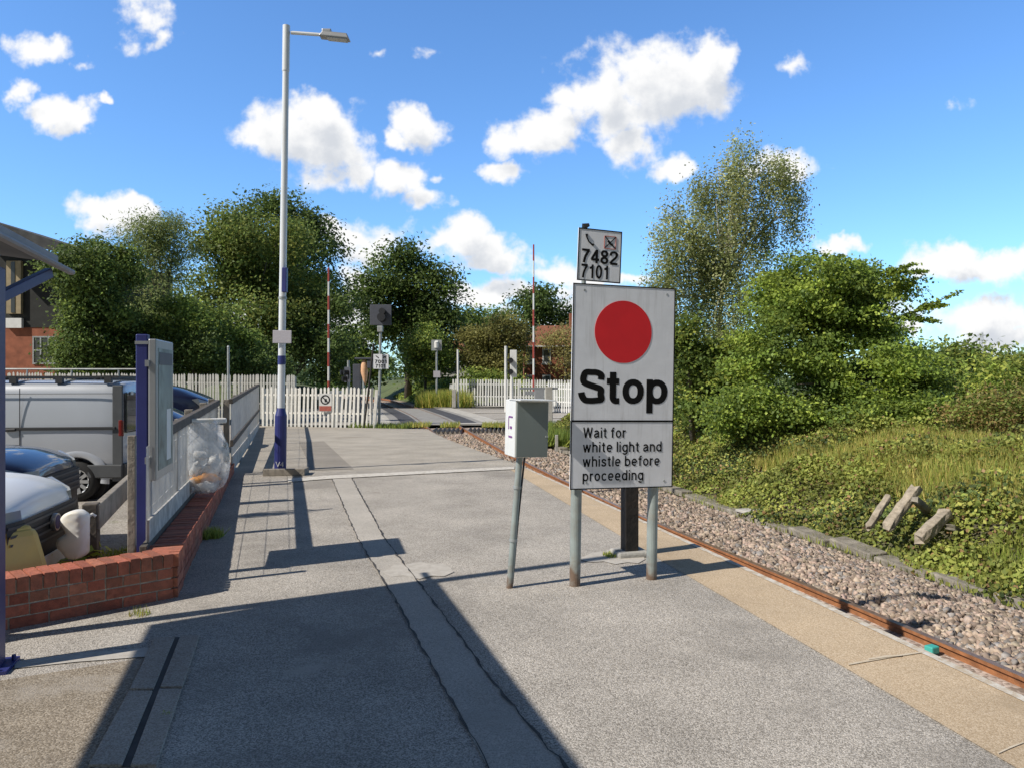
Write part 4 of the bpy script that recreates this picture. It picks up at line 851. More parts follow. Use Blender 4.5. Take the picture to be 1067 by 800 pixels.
mb = MB(); mb.box((.004, 0, .45), (.10, 1.62, .22)); mb.box((-.25, -.835, .45), (.5, .03, .2)); mb.build('rear_bumper', M['greyplastic'], vn, bevel=.03)
for sgn in (-1, 1):
    mb = MB(); mb.box((-.03, sgn * .80, 1.10), (.07, .065, .26)); o = mb.build('tail_light', M['amber'], vn, bevel=.02)
    mb = MB(); mb.box((-.075, sgn * .812, 1.02), (.15, .03, 1.45)); mb.build('corner_shade', M['greyplastic'], vn, bevel=.012)  # dark strip put in for the shade on the rounded rear corner
mb = MB(); mb.bar((-.1, -.836, 1.10), (-1.65, -.842, 1.10), .03, .045); mb.tube([(-1.5, -.85, 1.09), (-1.66, -.855, 1.085)], .026, 8); mb.build('door_track', M['plastic'], vn, bevel=.006)
mb = MB(); mb.box((-1.45, -.837, 1.2), (.008, .012, 1.0)); mb.box((-1.3, -.823, 1.62), (2.3, .02, .008)); mb.build('door_seam', M['plastic'], vn)
mb = MB(); mb.tube([(.035, .1, 1.12), (.04, .05, 1.35), (.04, -.08, 1.55)], .012, 6); mb.build('wiper', M['plastic'], vn)
mb = MB(); mb.box((.055, 0, .62), (.012, .52, .11)); mb.build('number_plate', M['ampl'], vn)
mb = MB(); mb.box((.03, -.55, 1.62), (.03, .10, .05)); mb.box((.03, -.55, .80), (.03, .10, .05)); mb.build('hinge', M['carsilver'], vn)
# roof rack
rk = MB()
for x in (-.25, -.95, -1.6, -2.4): rk.bar((x, -.72, Hv + .055), (x, .72, Hv + .055), .06, .035); rk.box((x, -.70, Hv + .02), (.10, .07, .09)); rk.box((x, .70, Hv + .02), (.10, .07, .09))
rk.bar((-.1, -.70, Hv + .07), (-2.7, -.70, Hv + .07), .03, .03); rk.bar((-.1, .70, Hv + .07), (-2.7, .70, Hv + .07), .03, .03)
rack = rk.build('roof_rack', M['plastic'], vn)
mb = MB(); mb.tube([(.1, -.3, Hv + .19), (-2.9, -.3, Hv + .19)], .014, 6)
for x in (-.25, -.95, -1.6, -2.4): mb.tube([(x, -.3, Hv + .05), (x, -.3, Hv + .19)], .014, 6)
mb.build('rail', M['galv'], rack)
for x in (-.66, -3.35):
    for sgn in (-1, 1):
        wheel(vn, x, sgn * (hv - .085), .30, sgn)
        vs = []; fs = []; n = 18                                  # flared arch and the dark well inside it
        for k in range(n + 1):
            a = R(-8 + 196 * k / n)
            for (q, yy) in ((.345, .74), (.345, .826), (.36, .836), (.43, .834), (.47, .815)): vs.append((x + q * math.cos(a), sgn * yy, .32 + q * math.sin(a)))
        for k in range(n):
            for i in range(4): fs.append((k * 5 + i, k * 5 + i + 1, k * 5 + i + 6, k * 5 + i + 5))
        mb = MB(); mb.add(vs, fs); mb.build('wheel_arch', M['carsilver'], vn, smooth=True)
        mb = MB(); mb.tube([(x, sgn * .50, .32), (x, sgn * .62, .32)], .38, 28); mb.build('wheel_well', M['black'], vn)

# ------------------------------------------------------------------ track
ry = [0, 2, 4, 6, 8, 10, 12, 14, 16, 18, 20, 22, 24, 26, 28, 30, 32, 34, 37, 40, 44, 48, 52, 56, 60, 66, 74, 84, 100]
def off(y, q):
    d = Vector((xc(y + .5) - xc(y - .5), 1, 0)).normalized(); n = Vector((d.y, -d.x, 0)); return Vector((xc(y), y, 0)) + n * q
for q, lab in ((-.74, 'rusty rail nearest the platform edge, showing at the end of the ramp'), (.74, 'long rusty rail beside the pale ballast, farther from the platform')):
    t = thing('rail', lab, 'rail')
    prof = [(-.07, -.155), (-.07, -.143), (-.012, -.128), (-.010, -.045), (-.036, -.032), (-.036, -.004), (.036, -.004), (.036, -.032), (.010, -.045), (.012, -.128), (.07, -.143), (.07, -.155)]
    secs = []
    for y in ry:
        p = off(y, q); d = (off(y + .5, q) - off(y - .5, q)).normalized(); n = Vector((d.y, -d.x, 0)); secs.append([p + n * a + Vector((0, 0, zrail(y) + b)) for a, b in prof])
    loft(secs).build('rail_section', M['rust'], t)
    mb = MB(); secs = []
    for y in ry:
        p = off(y, q); d = (off(y + .5, q) - off(y - .5, q)).normalized(); n = Vector((d.y, -d.x, 0)); secs.append([p + n * a + Vector((0, 0, zrail(y) + b)) for a, b in ((-.034, -.003), (-.03, 0), (.03, 0), (.034, -.003))])
    loft(secs).build('running_surface', M['railtop'], t)
    if q > 0:
        y = 4.5
        base = None
        while y < 24:
            p = off(y, q - .09); p.z = zrail(y) - .135
            if base is None: mb = MB(); mb.box((0, 0, 0), (.09, .12, .05)); base = o = mb.build('clip', M['rust'], t, bevel=.01)
            else: o = base.copy(); C.objects.link(o); o.parent = t
            o.location = p; o.rotation_euler = (0, 0, R(12)); y += .68
# teal block on the platform side of the far rail
p = off(6.75, .60); t = thing('plastic_block', 'small teal plastic block lying against the rusty rail', 'block', (p.x, p.y, zrail(6) - .05), R(25)); mb = MB(); mb.box((0, 0, 0), (.10, .085, .07)); mb.build('case', M['teal'], t, bevel=.012); mb = MB(); mb.box((0, 0, -.045), (.15, .1, .03)); mb.build('foot', M['black'], t, bevel=.005)
# ballast bed, then bank
def bankz(q, y):
    return float(np.interp(q, [-2.2, -1.2, 1.1, 1.7, 2.7, 3.0, 3.5, 4.2, 5.4, 7.0, 10, 20, 60], [-1.0, -.90, -.90, -.88, -1.06, -1.08, -1.03, -.78, -.10, .32, .50, .55, .4])) + float(np.interp(y, [12, 34], [0, .15])) 
gy = list(np.arange(-4, 36, 1.0)) ; qs_b = [-2.2, -1.2, -.8, 0, .8, 1.1, 1.7, 2.2, 2.7, 3.05]
mb = MB()
for y in gy:
    for q in qs_b: p = off(y, q); p.z = bankz(q, y); mb.v.append(tuple(p))
for i in range(len(gy) - 1):
    for k in range(len(qs_b) - 1): n = len(qs_b); mb.f.append((i * n + k, i * n + k + 1, (i + 1) * n + k + 1, (i + 1) * n + k)); mb.mi.append(0)
struct(mb.build('track_bed', M['ballastbed'], smooth=True))
qs = [3.0, 3.3, 3.7, 4.2, 4.8, 5.4, 6.2, 7, 8.5, 10, 14, 20, 32, 60]; gy2 = list(np.arange(-4, 33, 1.0))
mb = MB()
for y in gy2:
    for q in qs: p = off(y, q); p.z = bankz(q, y) + random.uniform(-.03, .03) - .02; mb.v.append(tuple(p))
for i in range(len(gy2) - 1):
    for k in range(len(qs) - 1): n = len(qs); mb.f.append((i * n + k, i * n + k + 1, (i + 1) * n + k + 1, (i + 1) * n + k)); mb.mi.append(0)
struct(mb.build('bank', M['earth'], smooth=True))
# loose stones
def stones(name, P, S, cols):
    n = len(P); base = np.array([[-1, -1, -1], [1, -1, -1], [-1, 1, -1], [1, 1, -1], [-1, -1, 1], [1, -1, 1], [-1, 1, 1], [1, 1, 1]], float)
    V = base[None] * (1 + rng.uniform(-.38, .30, (n, 8, 3))) * (S[:, None, None] * rng.uniform(.45, 1.25, (n, 1, 3)))
    q = rng.normal(size=(n, 4)); q /= np.linalg.norm(q, axis=1)[:, None]; w_, x, y, z = q.T
    Rm = np.stack([1 - 2 * (y * y + z * z), 2 * (x * y - z * w_), 2 * (x * z + y * w_), 2 * (x * y + z * w_), 1 - 2 * (x * x + z * z), 2 * (y * z - x * w_), 2 * (x * z - y * w_), 2 * (y * z + x * w_), 1 - 2 * (x * x + y * y)], 1).reshape(n, 3, 3)
    V = np.einsum('nij,nkj->nki', Rm, V) + P[:, None]
    Fq = np.array([(0, 2, 3, 1), (4, 5, 7, 6), (0, 1, 5, 4), (2, 6, 7, 3), (0, 4, 6, 2), (1, 3, 7, 5)])
    Q = (Fq[None] + (np.arange(n) * 8)[:, None, None]).reshape(-1, 4)
    return tag(fastmesh(name, V.reshape(-1, 3), Q, M['ballast'], cols=np.repeat(cols, 8, axis=0)), kind='stuff')
P = []; Sz = []
def addst(y0, y1, q0, q1, dens, sz):
    n = int((y1 - y0) * (q1 - q0) * dens)
    for _ in range(n):
        y = random.uniform(y0, y1); q = random.uniform(q0, q1); p = off(y, q); P.append((p.x, p.y, bankz(q, y) + .008 + random.uniform(-.01, .02))); Sz.append(sz * random.uniform(.6, 1.25))
addst(4.5, 11, .84, 2.95, 560, .029); addst(11, 18, .84, 2.95, 420, .030); addst(18, 31, .84, 2.9, 170, .036); addst(16, 31, -.66, .66, 120, .036); addst(24, 33, -1.6, -.82, 60, .036)
P = np.array(P); Sz = np.array(Sz); base = np.array([.42, .33, .26]); cc = base * rng.uniform(.45, 1.3, (len(P), 1)) * rng.uniform(.96, 1.04, (len(P), 3))
gm = rng.random(len(P)) < .12; cc[gm] = np.array([.27, .25, .235]) * rng.uniform(.6, 1.4, (gm.sum(), 1))
stones('ballast', P, Sz, cc)
# cable trough: concrete lids in a line
base = None; y = 6.0; k = 0; rr = random.Random(5)
while y < 30:
    p = off(y, 3.22 + rr.uniform(-.03, .03)); z = bankz(3.1, y) + .05
    if rr.random() > .10:
        if base is None: mb = MB(); mb.box((0, 0, 0), (.30, .93, .12)); base = o = mb.build('cable_trough', M['oldconcrete'], bevel=.02)
        else: o = base.copy(); C.objects.link(o)
        tag(o, 'grey concrete cable trough lid lying in line between ballast and ivy', 'trough', 'concrete trough lids along the ivy bank')
        o.location = (p.x, p.y, z + rr.uniform(-.03, .015)); d = off(y + .5, 3.2) - off(y - .5, 3.2); o.rotation_euler = (rr.gauss(0, .02), rr.gauss(0, .05), math.atan2(d.y, d.x) - math.pi / 2 + rr.gauss(0, .02))
    y += .96; k += 1
# broken concrete lumps on the bank
for (a, b, ww, hh, lab, y, cl) in (((905, 549), (925, 518), .10, .08, 'thin leaning concrete stake, leftmost of the broken pieces on the ivy bank', 11.3, 'c'), ((925, 549), (955, 508), .14, .12, 'long pale broken concrete post leaning on the ivy bank', 11.2, 'c'),
        ((957, 562), (986, 534), .17, .15, 'stubby broken concrete block with bright end, lowest of the pieces on the bank', 10.7, 'c'), ((953, 520), (972, 536), .12, .10, 'brownish concrete fragment lying across between the two larger broken pieces', 11.3, 'd'), ((990, 549), (1013, 560), .13, .09, 'half buried brown concrete fragment, rightmost of the broken pieces', 10.8, 'd')):
    A, B = dep(a[0], a[1], y), dep(b[0], b[1], y + .35); mb = MB(); N_ = 7; dd = (B - A).normalized(); xx = dd.cross(Vector((0, 0, 1))).normalized(); zz = xx.cross(dd); rj = random.Random(a[0]); secs = []
    for k in range(N_): c_ = A.lerp(B, k / (N_ - 1)); secs.append([c_ + xx * (sx_ * ww / 2 * rj.uniform(.75, 1.1)) + zz * (sz_ * hh / 2 * rj.uniform(.75, 1.1)) + dd * (rj.uniform(-.05, .05) if k in (0, N_ - 1) else 0) for sx_, sz_ in ((-1, -1), (0, -1.05), (1, -1), (1.05, 0), (1, 1), (0, 1.05), (-1, 1), (-1.05, 0))])
    o = loft(secs).build('concrete_fragment', M['rubble'] if cl == 'c' else M['oldconcrete'], bevel=.01); tag(o, lab, 'rubble', 'broken concrete on the bank')
p = off(13.6, 3.25); mb = MB(); mb.box((p.x, p.y, bankz(3.2, 13) + .13), (.45, .34, .05), Matrix.Rotation(R(20), 3, 'Z')); tag(mb.build('loose_slab', M['pale'], bevel=.01), 'pale loose slab tipped on top of the trough line', 'slab')

# ------------------------------------------------------------------ trespass guard and level crossing
def guard(label, y, q0, q1):
    t = thing('trespass_guard', label, 'guard', tuple(off(y, (q0 + q1) / 2)))
    n = int((q1 - q0) / .17); secs = []
    mb = MB()
    for k in range(n):
        x = -(q1 - q0) / 2 + (k + .5) * (q1 - q0) / n; h = .17; zz = zrail(y) - .16
        mb.add([(x - .085, -1.1, zz), (x + .085, -1.1, zz), (x, -1.1, zz + h), (x - .085, 1.1, zz), (x + .085, 1.1, zz), (x, 1.1, zz + h)], [(0, 1, 2), (5, 4, 3), (0, 2, 5, 3), (1, 4, 5, 2)])
    mb.build('ridges', M['timber'], t)
    mb = MB(); mb.box((0, -1.14, zrail(y) - .22), (q1 - q0, .06, .16)); mb.build('front_bearer', M['blacktimber'], t)
guard('ridged timber trespass guard left of the rails at the end of the platform', 32.6, -3.0, -.85)
guard('ridged timber trespass guard between the two rails before the crossing', 32.6, -.66, .66)
guard('ridged timber trespass guard right of the rails, behind the cabinet', 32.6, .85, 2.6)
RZ = -.62
sheet('road', [(-90, 38, 0), (-14, 35.5, 0), (14, 35.5, 0), (120, 30, 0), (120, 48, 0), (14, 54, 0), (-14, 54, 0), (-90, 58, 0)], M['road'], RZ - .02)
def cross(name, y0, y1, q0, q1, m, dz):
    mb = MB(); ysx = np.linspace(y0, y1, 8)
    for y in ysx:
        for q in (q0, q1): p = off(float(y), q); mb.v.append((p.x, p.y, RZ + dz))
    for k in range(7): mb.f.append((2 * k, 2 * k + 1, 2 * k + 3, 2 * k + 2)); mb.mi.append(0)
    return struct(mb.build(name, m))
cross('crossing_deck', 36.5, 53.5, -2.2, 2.2, M['deck'], 0); cross('crossing_strip', 36.5, 53.5, -1.75, -.95, M['rubber'], .005); cross('crossing_strip', 36.5, 53.5, .98, 1.85, M['rubber'], .005)
cross('crossing_kerb', 36.5, 53.5, -2.75, -2.2, M['pale'], .003); cross('crossing_kerb', 36.5, 53.5, 2.2, 3.1, M['pale'], .003); cross('crossing_kerb', 35.7, 36.5, -3, 4, M['pale'], .004)
for y in (40, 46, 51): cross('road_marking', y, y + .5, 3.3, 9, M['line'], .006)
cross('road_verge', 33.7, 35.7, 2.8, 9, M['earth'], -.02)
cross('pavement', 54.2, 55.6, 2, 14, M['pale'], .02)
# track beyond
mb = MB(); yy = [53.5, 58, 66, 76, 90, 110]
for y in yy:
    for q in (-2.4, 2.4): p = off(y, q); mb.v.append((p.x, p.y, -.82))
for k in range(5): mb.f.append((2 * k, 2 * k + 1, 2 * k + 3, 2 * k + 2)); mb.mi.append(0)
struct(mb.build('track_bed', M['ballastbed']))
def barrier(label, u, vt, vb, y):
    b = dep(u, vb, y); tp = dep(u, vt, y); t = thing('crossing_barrier', label, 'barrier', (b.x, b.y, RZ))
    h = tp.z - RZ; n = 9
    z0 = 1.3
    mb = MB(); mb.tube([(0, 0, z0), (0, 0, h)], [.062, .045], 10); arm = mb.build('arm', M['white'], t)
    for k in range(0, n, 2):
        a = z0 + (h - z0) * k / n; c = z0 + (h - z0) * (k + 1) / n; mb = MB(); mb.tube([(0, 0, a), (0, 0, c)], [.066 - .016 * k / n, .066 - .016 * (k + 1) / n], 10); mb.build('red_band', M['redpaint'], arm)
    mb = MB(); mb.box((.35, 0, .75), (.6, .6, 1.5)); mb.build('machine', M['alu'], t, bevel=.04)
    for s_ in (-.2, .2): mb = MB(); mb.box((-.1, s_, 1.2), (.9, .05, .22)); mb.build('counterweight_arm', M['alu'], t)
    return t
barrier('raised red and white crossing barrier arm in front of the dark trees on the left', 342.5, 279, 402, 38)
barrier('raised red and white crossing barrier arm to the left of the stop board', 556, 255, 436, 47)
# road signals
def wig(label, loc, rz, back=True):
    t = thing('crossing_signal', label, 'signal', loc, rz)
    mb = MB(); mb.tube([(0, 0, 0), (0, 0, 3.0)], .06, 10); mb.build('post', M['galv'], t)
    mb = MB(); mb.box((0, -.06, 2.3), (1.0, .03, .75)); mb.build('backboard', M['white'] if back else M['slate'], t, bevel=.05)
    for x, z in ((-.27, 2.4), (.27, 2.4), (0, 2.1)):
        mb = MB(); mb.tube([(x, -.08, z), (x, -.32, z)], [.12, .13], 14); mb.build('lamp', M['black'], t)
    return t
wig('dark crossing signal heads seen behind the end of the paling fence', (dep(363, 400, 38).x, 38, RZ), R(-60), False)
t = thing('signal_cabinet', 'cluster of dark equipment with peach coloured wrapping beside the crossing signal', 'equipment', (dep(379, 400, 35).x, 35, -.55))
mb = MB(); mb.box((-.32, .1, 1.35), (.34, .3, 2.7)); mb.build('cabinet', M['slate'], t, bevel=.02)
mb = MB(); mb.tube([(.05, 0, 1.75), (.06, 0, 1.95), (.03, 0, 2.35), (.02, 0, 2.75), (.0, 0, 2.9)], [.03, .09, .17, .14, .06], 12); mb.build('wrapping', M['peach'], t, smooth=True)
mb = MB(); mb.box((.1, .05, 2.95), (.95, .5, .08)); mb.box((.33, .0, 2.70), (.3, .3, .38)); mb.build('hood', M['slate'], t, bevel=.02)
mb = MB(); mb.tube([(.0, .0, 0), (.0, .0, 2.9)], .06, 10); mb.build('post', M['galv'], t)
t = thing('leaning_pole', 'thin black pole leaning against the end of the paling fence', 'pole', (dep(379, 452, 31).x, 31, -.5)); mb = MB(); mb.tube([(0, 0, 0), (.16, .1, 1.4), (.36, .2, 3.4)], .04, 8); mb.build('shaft', M['blacktimber'], t); mb = MB(); mb.tube([(0, 0, 0), (0, 0, .05)], .05, 8); mb.build('foot', M['blacktimber'], t)
# platform-end signal: slate square with black hooded lamp, small numbered plate below
b = dep(395, 446, 31.5)
t = thing('rail_signal', 'slim post with dark square backboard, hooded lamp and small numbered plate at the ramp end', 'signal', (b.x, b.y, -.52))
mb = MB(); mb.tube([(0, 0, 0), (.06, 0, 4.3)], .055, 12); mb.build('post', M['galv'], t)
mb = MB(); mb.box((.08, -.08, 4.62), (.88, .03, .84)); bb = mb.build('backboard', M['slate'], t, bevel=.03)
mb = MB(); mb.tube([(.17, -.1, 4.74), (.17, -.34, 4.76)], .13, 14); mb.tube([(.14, -.1, 4.50), (.14, -.36, 4.52)], .17, 14); mb.build('hooded_lamp', M['black'], bb)
npl2 = MB(); npl2.box((.09, -.08, 2.72), (.62, .02, .60)); n2 = npl2.build('number_plate', M['signface'], t)
lettering('7001', .15, .17, -.16, 2.64, -.095, M['signblack'], n2, 'number_lettering', .50, .12); lettering('7101', .15, .17, -.13, 2.46, -.095, M['signblack'], n2, 'number_lettering', .40, .12)
mb = MB(); mb.bar((-.12, -.096, 2.95), (.0, -.096, 2.86), .035, .006, up=(0, 1, 0)); mb.bar((.16, -.096, 2.95), (.32, -.096, 2.84), .03, .006, up=(0, 1, 0)); mb.bar((.16, -.096, 2.84), (.32, -.096, 2.95), .03, .006, up=(0, 1, 0)); mb.build('symbols', M['signblack'], n2)
mb = MB(); mb.box((.05, -.02, 4.05), (.22, .16, .25)); mb.build('junction_box', M['galv'], t, bevel=.02)
b = dep(455, 413, 56); t = thing('rail_signal', 'pale post with square white lamp board and small plate beyond the crossing', 'signal', (b.x, b.y, -.6)); k = 56 / F
mb = MB(); mb.tube([(0, 0, 0), (0, 0, 4.1)], .075, 10); mb.build('post', M['galv'], t)
mb = MB(); mb.box((0, -.1, 4.45), (.75, .04, .78)); b2 = mb.build('backboard', M['galv'], t); mb = MB(); mb.tube([(.0, -.12, 4.25), (.0, -.12, 4.6), (0, -.2, 4.72)], [.15, .17, .12], 12); mb.build('lamp_hood', M['white'], b2)
mb = MB(); mb.box((.02, -.1, 2.35), (.5, .04, .48)); mb.build('plate', M['plategrey'], t)
b = dep(477, 428, 54.5); t = thing('gate_post', 'tall thin white pole beside the stout grey gate post at the crossing', 'post', (b.x, b.y, RZ))
mb = MB(); mb.tube([(.02, 0, 0), (.0, 0, 4.1)], .07, 10); mb.build('pole', M['white'], t); mb = MB(); mb.box((-.25, -.1, .65), (.28, .28, 1.3)); mb.build('stub', M['concrete'], t, bevel=.03)
b = dep(534, 400, 48); t = thing('crossing_signal', 'white backed crossing signal on twin poles above the grey cabinet', 'signal', (b.x, b.y, RZ))
mb = MB(); mb.tube([(-.42, 0, 0), (-.42, 0, 4.1)], .085, 10); mb.build('pole', M['white'], t); mb = MB(); mb.tube([(-.05, 0, 0), (-.05, 0, 2.4)], .085, 10); mb.build('pole', M['white'], t)
mb = MB(); mb.box((.06, -.05, 3.0), (.42, .05, 1.7)); q = mb.build('backboard', M['white'], t, bevel=.04)
for z in (3.2, 2.5): mb = MB(); mb.tube([(-.12, -.08, z), (-.12, -.3, z)], .17, 12); mb.build('lamp', M['black'], q)
b = dep(572, 440, 38); t = thing('barrier_pedestal', 'pale square concrete pedestal right of the grey cabinet', 'pedestal', (b.x, b.y, RZ)); mb = MB(); mb.box((0, 0, .85), (.36, .36, 1.7)); mb.build('shaft', M['concrete'], t, bevel=.03); mb = MB(); mb.box((-.5, .1, 1.62), (1.9, .2, .10)); mb.build('cross_bar', M['alu'], t, bevel=.01)
b = at(580, 471, -.95); t = thing('marker_post', 'short grey marker post in the weeds behind the stop board', 'post', (b.x, b.y, -1.0)); mb = MB(); mb.box((0, 0, .32), (.10, .08, .64)); mb.build('shaft', M['concrete'], t, bevel=.01); mb = MB(); mb.box((0, 0, .02), (.2, .2, .06)); mb.build('foot', M['concrete'], t)

# ------------------------------------------------------------------ buildings
t = thing('station_building', 'dark clad upper storey building with red brick base and cream bay at far left', 'building')
bx0, bx1, by = -36., -21.0, 39.5          # right end hidden by the trees
mb = MB(); mb.box(((bx0 + bx1) / 2, by + 4, 1.75), (bx1 - bx0, 8, 4.7)); mb.build('brick_storey', M['housebrick'], t)
mb = MB(); mb.box(((bx0 + bx1) / 2, by + 3.97, 5.95), (bx1 - bx0 + .06, 8.0, 3.7)); mb.build('upper_storey', M['cladding'], t)
mb = MB(); A = dep(-60, 222, by - .4); B = dep(110, 268, by - .4)
A = dep(-60, 214, 37.4); B = dep(98, 264, 38.9)
mb.add([A, B, B + Vector((0, 8, 0)), A + Vector((0, 8, 0)), A - Vector((0, 0, .7)), B - Vector((0, 0, .5)), B + Vector((0, 8, -.5)), A + Vector((0, 8, -.7))], [(0, 1, 2, 3), (7, 6, 5, 4), (0, 4, 5, 1), (1, 5, 6, 2), (2, 6, 7, 3), (3, 7, 4, 0)]); mb.build('roof', M['asphaltroof'], t)
p = dep(13, 350, by - .3)
mb = MB(); mb.box((p.x, by - .12, dep(13, 337, by).z), (.80, .2, .50)); mb.build('white_panel', M['white'], t)
mb = MB(); mb.box((p.x, by - .12, dep(13, 300, by).z), (.74, .2, 2.7)); mb.build('cream_bay', M['cream'], t); mb = MB(); mb.box((p.x - .02, by - .23, dep(13, 300, by).z), (.2, .03, 2.6)); mb.build('bay_window', M['windowglass'], t)
p = dep(47, 365, by); mb = MB()
for dx in (-.58, -.2, .2, .58): mb.box((p.x + dx, by - .03, p.z), (.07, .06, 1.42))
for dz in (-.68, 0, .68): mb.box((p.x, by - .031, p.z + dz), (1.24, .06, .07))
wf = mb.build('window', M['galv'], t); mb = MB(); mb.box((p.x, by - .012, p.z), (1.2, .02, 1.4)); mb.build('pane', M['windowglass'], wf)
# brick house across the crossing
hx0, hx1, hy = dep(546, 400, 72).x, dep(640, 400, 72).x, 72
t = thing('brick_house', 'red brick house with white windows beyond the far palisade fence', 'house')
ez = dep(560, 361, hy).z
mb = MB(); mb.box(((hx0 + hx1) / 2, hy + 4, (ez - 1) / 2), (hx1 - hx0, 8, ez + 1)); mb.build('wall', M['housebrick'], t)
mb = MB(); rz_ = ez + 2.2; mb.add([(hx0 - .4, hy - .4, ez), (hx1 + .4, hy - .4, ez), (hx1 + .4, hy + 8.4, ez), (hx0 - .4, hy + 8.4, ez), (hx0 + 1.5, hy + 4, rz_), (hx1 - 1.5, hy + 4, rz_)], [(0, 1, 5, 4), (2, 3, 4, 5), (1, 2, 5), (3, 0, 4), (3, 2, 1, 0)]); rf = mb.build('roof', M['tile'], t)
mb = MB(); mb.bar((hx0 - .42, hy - .45, ez), (hx1 + .42, hy - .45, ez), .12, .12); mb.build('gutter', M['white'], rf)
mb = MB(); mb.box((hx0 + 5, hy + 4, rz_ + .4), (.9, .7, 1.6)); mb.build('chimney', M['housebrick'], rf)
for u in (552.5, 569.5, 592, 612):
    for v in (371, 398):
        c = dep(u, v, hy); mb = MB(); mb.box((c.x, hy - .03, c.z), (.78, .08, 1.35)); f = mb.build('window', M['white'], t); mb = MB(); mb.box((c.x, hy - .075, c.z), (.58, .02, 1.1)); mb.build('pane', M['windowglass'], f); mb = MB(); mb.box((c.x, hy - .1, c.z - .75), (.95, .2, .12)); mb.build('sill', M['white'], f)
t = thing('brick_house', 'small distant house with orange roof among the trees beyond the crossing', 'house'); c = dep(476, 375, 110); mb = MB(); mb.box((c.x, 110, c.z / 2 - 1), (4.5, 6, c.z + 1)); mb.build('wall', M['pale'], t)
rt = dep(474, 356, 110).z; mb = MB(); mb.add([(c.x - 2.6, 106.8, c.z - .1), (c.x + 2.6, 106.8, c.z - .1), (c.x + 2.6, 113.2, c.z - .1), (c.x - 2.6, 113.2, c.z - .1), (c.x - .8, 110, rt), (c.x + .8, 110, rt)], [(0, 1, 5, 4), (2, 3, 4, 5), (1, 2, 5), (3, 0, 4)]); mb.build('roof', M['tile'], t)
mb = MB(); mb.box((c.x - .4, 106.98, c.z - 1.2), (1.2, .06, 1.5)); mb.build('window', M['windowglass'], t)
# pylon
c = dep(1023, 375, 420); t = thing('pylon', 'tiny grey electricity pylon on the skyline at far right', 'pylon', (c.x, 420, -1)); H_ = dep(1023, 347, 420).z + 1; mb = MB()
for sx_, sy_ in ((-1, -1), (1, -1), (1, 1), (-1, 1)): mb.bar((sx_ * 2.2, sy_ * 2.2, 0), (sx_ * .4, sy_ * .4, H_), .22, .22)
for f in (.15, .3, .45, .6, .75, .9):
    r_ = 2.2 - 1.8 * f
    for sg_ in (-1, 1): mb.bar((-r_, sg_ * r_, H_ * f), (r_ * .8, sg_ * r_ * .8, H_ * (f + .12)), .12, .12)
mb.build('lattice', M['galv'], t); mb = MB()
for f, wd_ in ((.72, 4.2), (.84, 3.4), (.95, 2.4)): mb.bar((-wd_, 0, H_ * f), (wd_, 0, H_ * f), .2, .25)
mb.build('cross_arms', M['galv'], t)

# ------------------------------------------------------------------ foliage
def quads(P, Nn, Lf, Wf, rnd=.9):
    n = len(P); d = rng.normal(size=(n, 3)); nv = Nn + rnd * d; nv /= np.linalg.norm(nv, axis=1)[:, None] + 1e-9
    a = rng.normal(size=(n, 3)); t_ = a - (a * nv).sum(1)[:, None] * nv; t_ /= np.linalg.norm(t_, axis=1)[:, None] + 1e-9; b_ = np.cross(nv, t_)
    s = rng.uniform(.65, 1.3, (n, 1)); l = t_ * Lf / 2 * s; w_ = b_ * Wf / 2 * s
    V = np.stack([P - l, P + w_ - l * .1, P + l, P - w_ - l * .1], 1).reshape(-1, 3); Q = np.arange(4 * n).reshape(n, 4)
    return V, Q
def unit(n):
    d = rng.normal(size=(n, 3)); return d / np.linalg.norm(d, axis=1)[:, None]
def crown(blobs, n, per, cr, shell=.55, flat=.65, droop=0., bough=.42, nbg=15):
    """blobs (cx,cy,cz,rx,ry,rz) hold boughs, boughs hold leaf clumps, clumps hold leaves; gaps stay open between the boughs"""
    wts = np.array([b[3] * b[5] + b[3] * b[4] for b in blobs]); wts /= wts.sum(); PP = []; NN = []; CI = []; TT = []
    ci = 0
    for b, wt in zip(blobs, wts):
        nc = max(4, int(n * wt / per)); c0 = np.array(b[:3]); r0 = np.array(b[3:6]); k = max(4, int(nbg * rng.uniform(.8, 1.2)))
        d = unit(k); rad = shell + (.92 - shell) * rng.random(k) ** .6; bc = c0 + d * rad[:, None] * r0; br = bough * rng.uniform(.6, 1.35, (k, 1)) * r0.mean() * np.array([1.1, 1.1, .82 if droop == 0 else 1.15]); bt = rng.uniform(.72, 1.28, k)
        w_ = rng.random(nc); which = rng.integers(0, k, nc); dd = unit(nc); dd[:, 2] = np.abs(dd[:, 2]) * np.where(rng.random(nc) < .75, 1, -1)
        q = rng.random(nc) ** .45; cc_ = bc[which] + dd * br[which] * q[:, None]
        m_ = rng.poisson(per, nc); tot = m_.sum(); rep = np.repeat(np.arange(nc), m_)
        sp = np.clip(rng.normal(size=(tot, 3)), -1.7, 1.7) * cr * np.array([1, 1, flat]) * rng.uniform(.6, 1.4, (nc, 1))[rep]
        p = cc_[rep] + sp
        if droop: p[:, 2] -= droop * np.abs(rng.normal(size=tot)) * (np.linalg.norm(sp[:, :2], axis=1) / cr)
        PP.append(p); NN.append(dd[rep] * .6 + d[which][rep] * .3 + np.array([0, 0, .6])); CI.append(rep + ci); TT.append(bt[which]); ci += nc
    return np.concatenate(PP), np.concatenate(NN), np.concatenate(CI), ci, np.concatenate(TT)
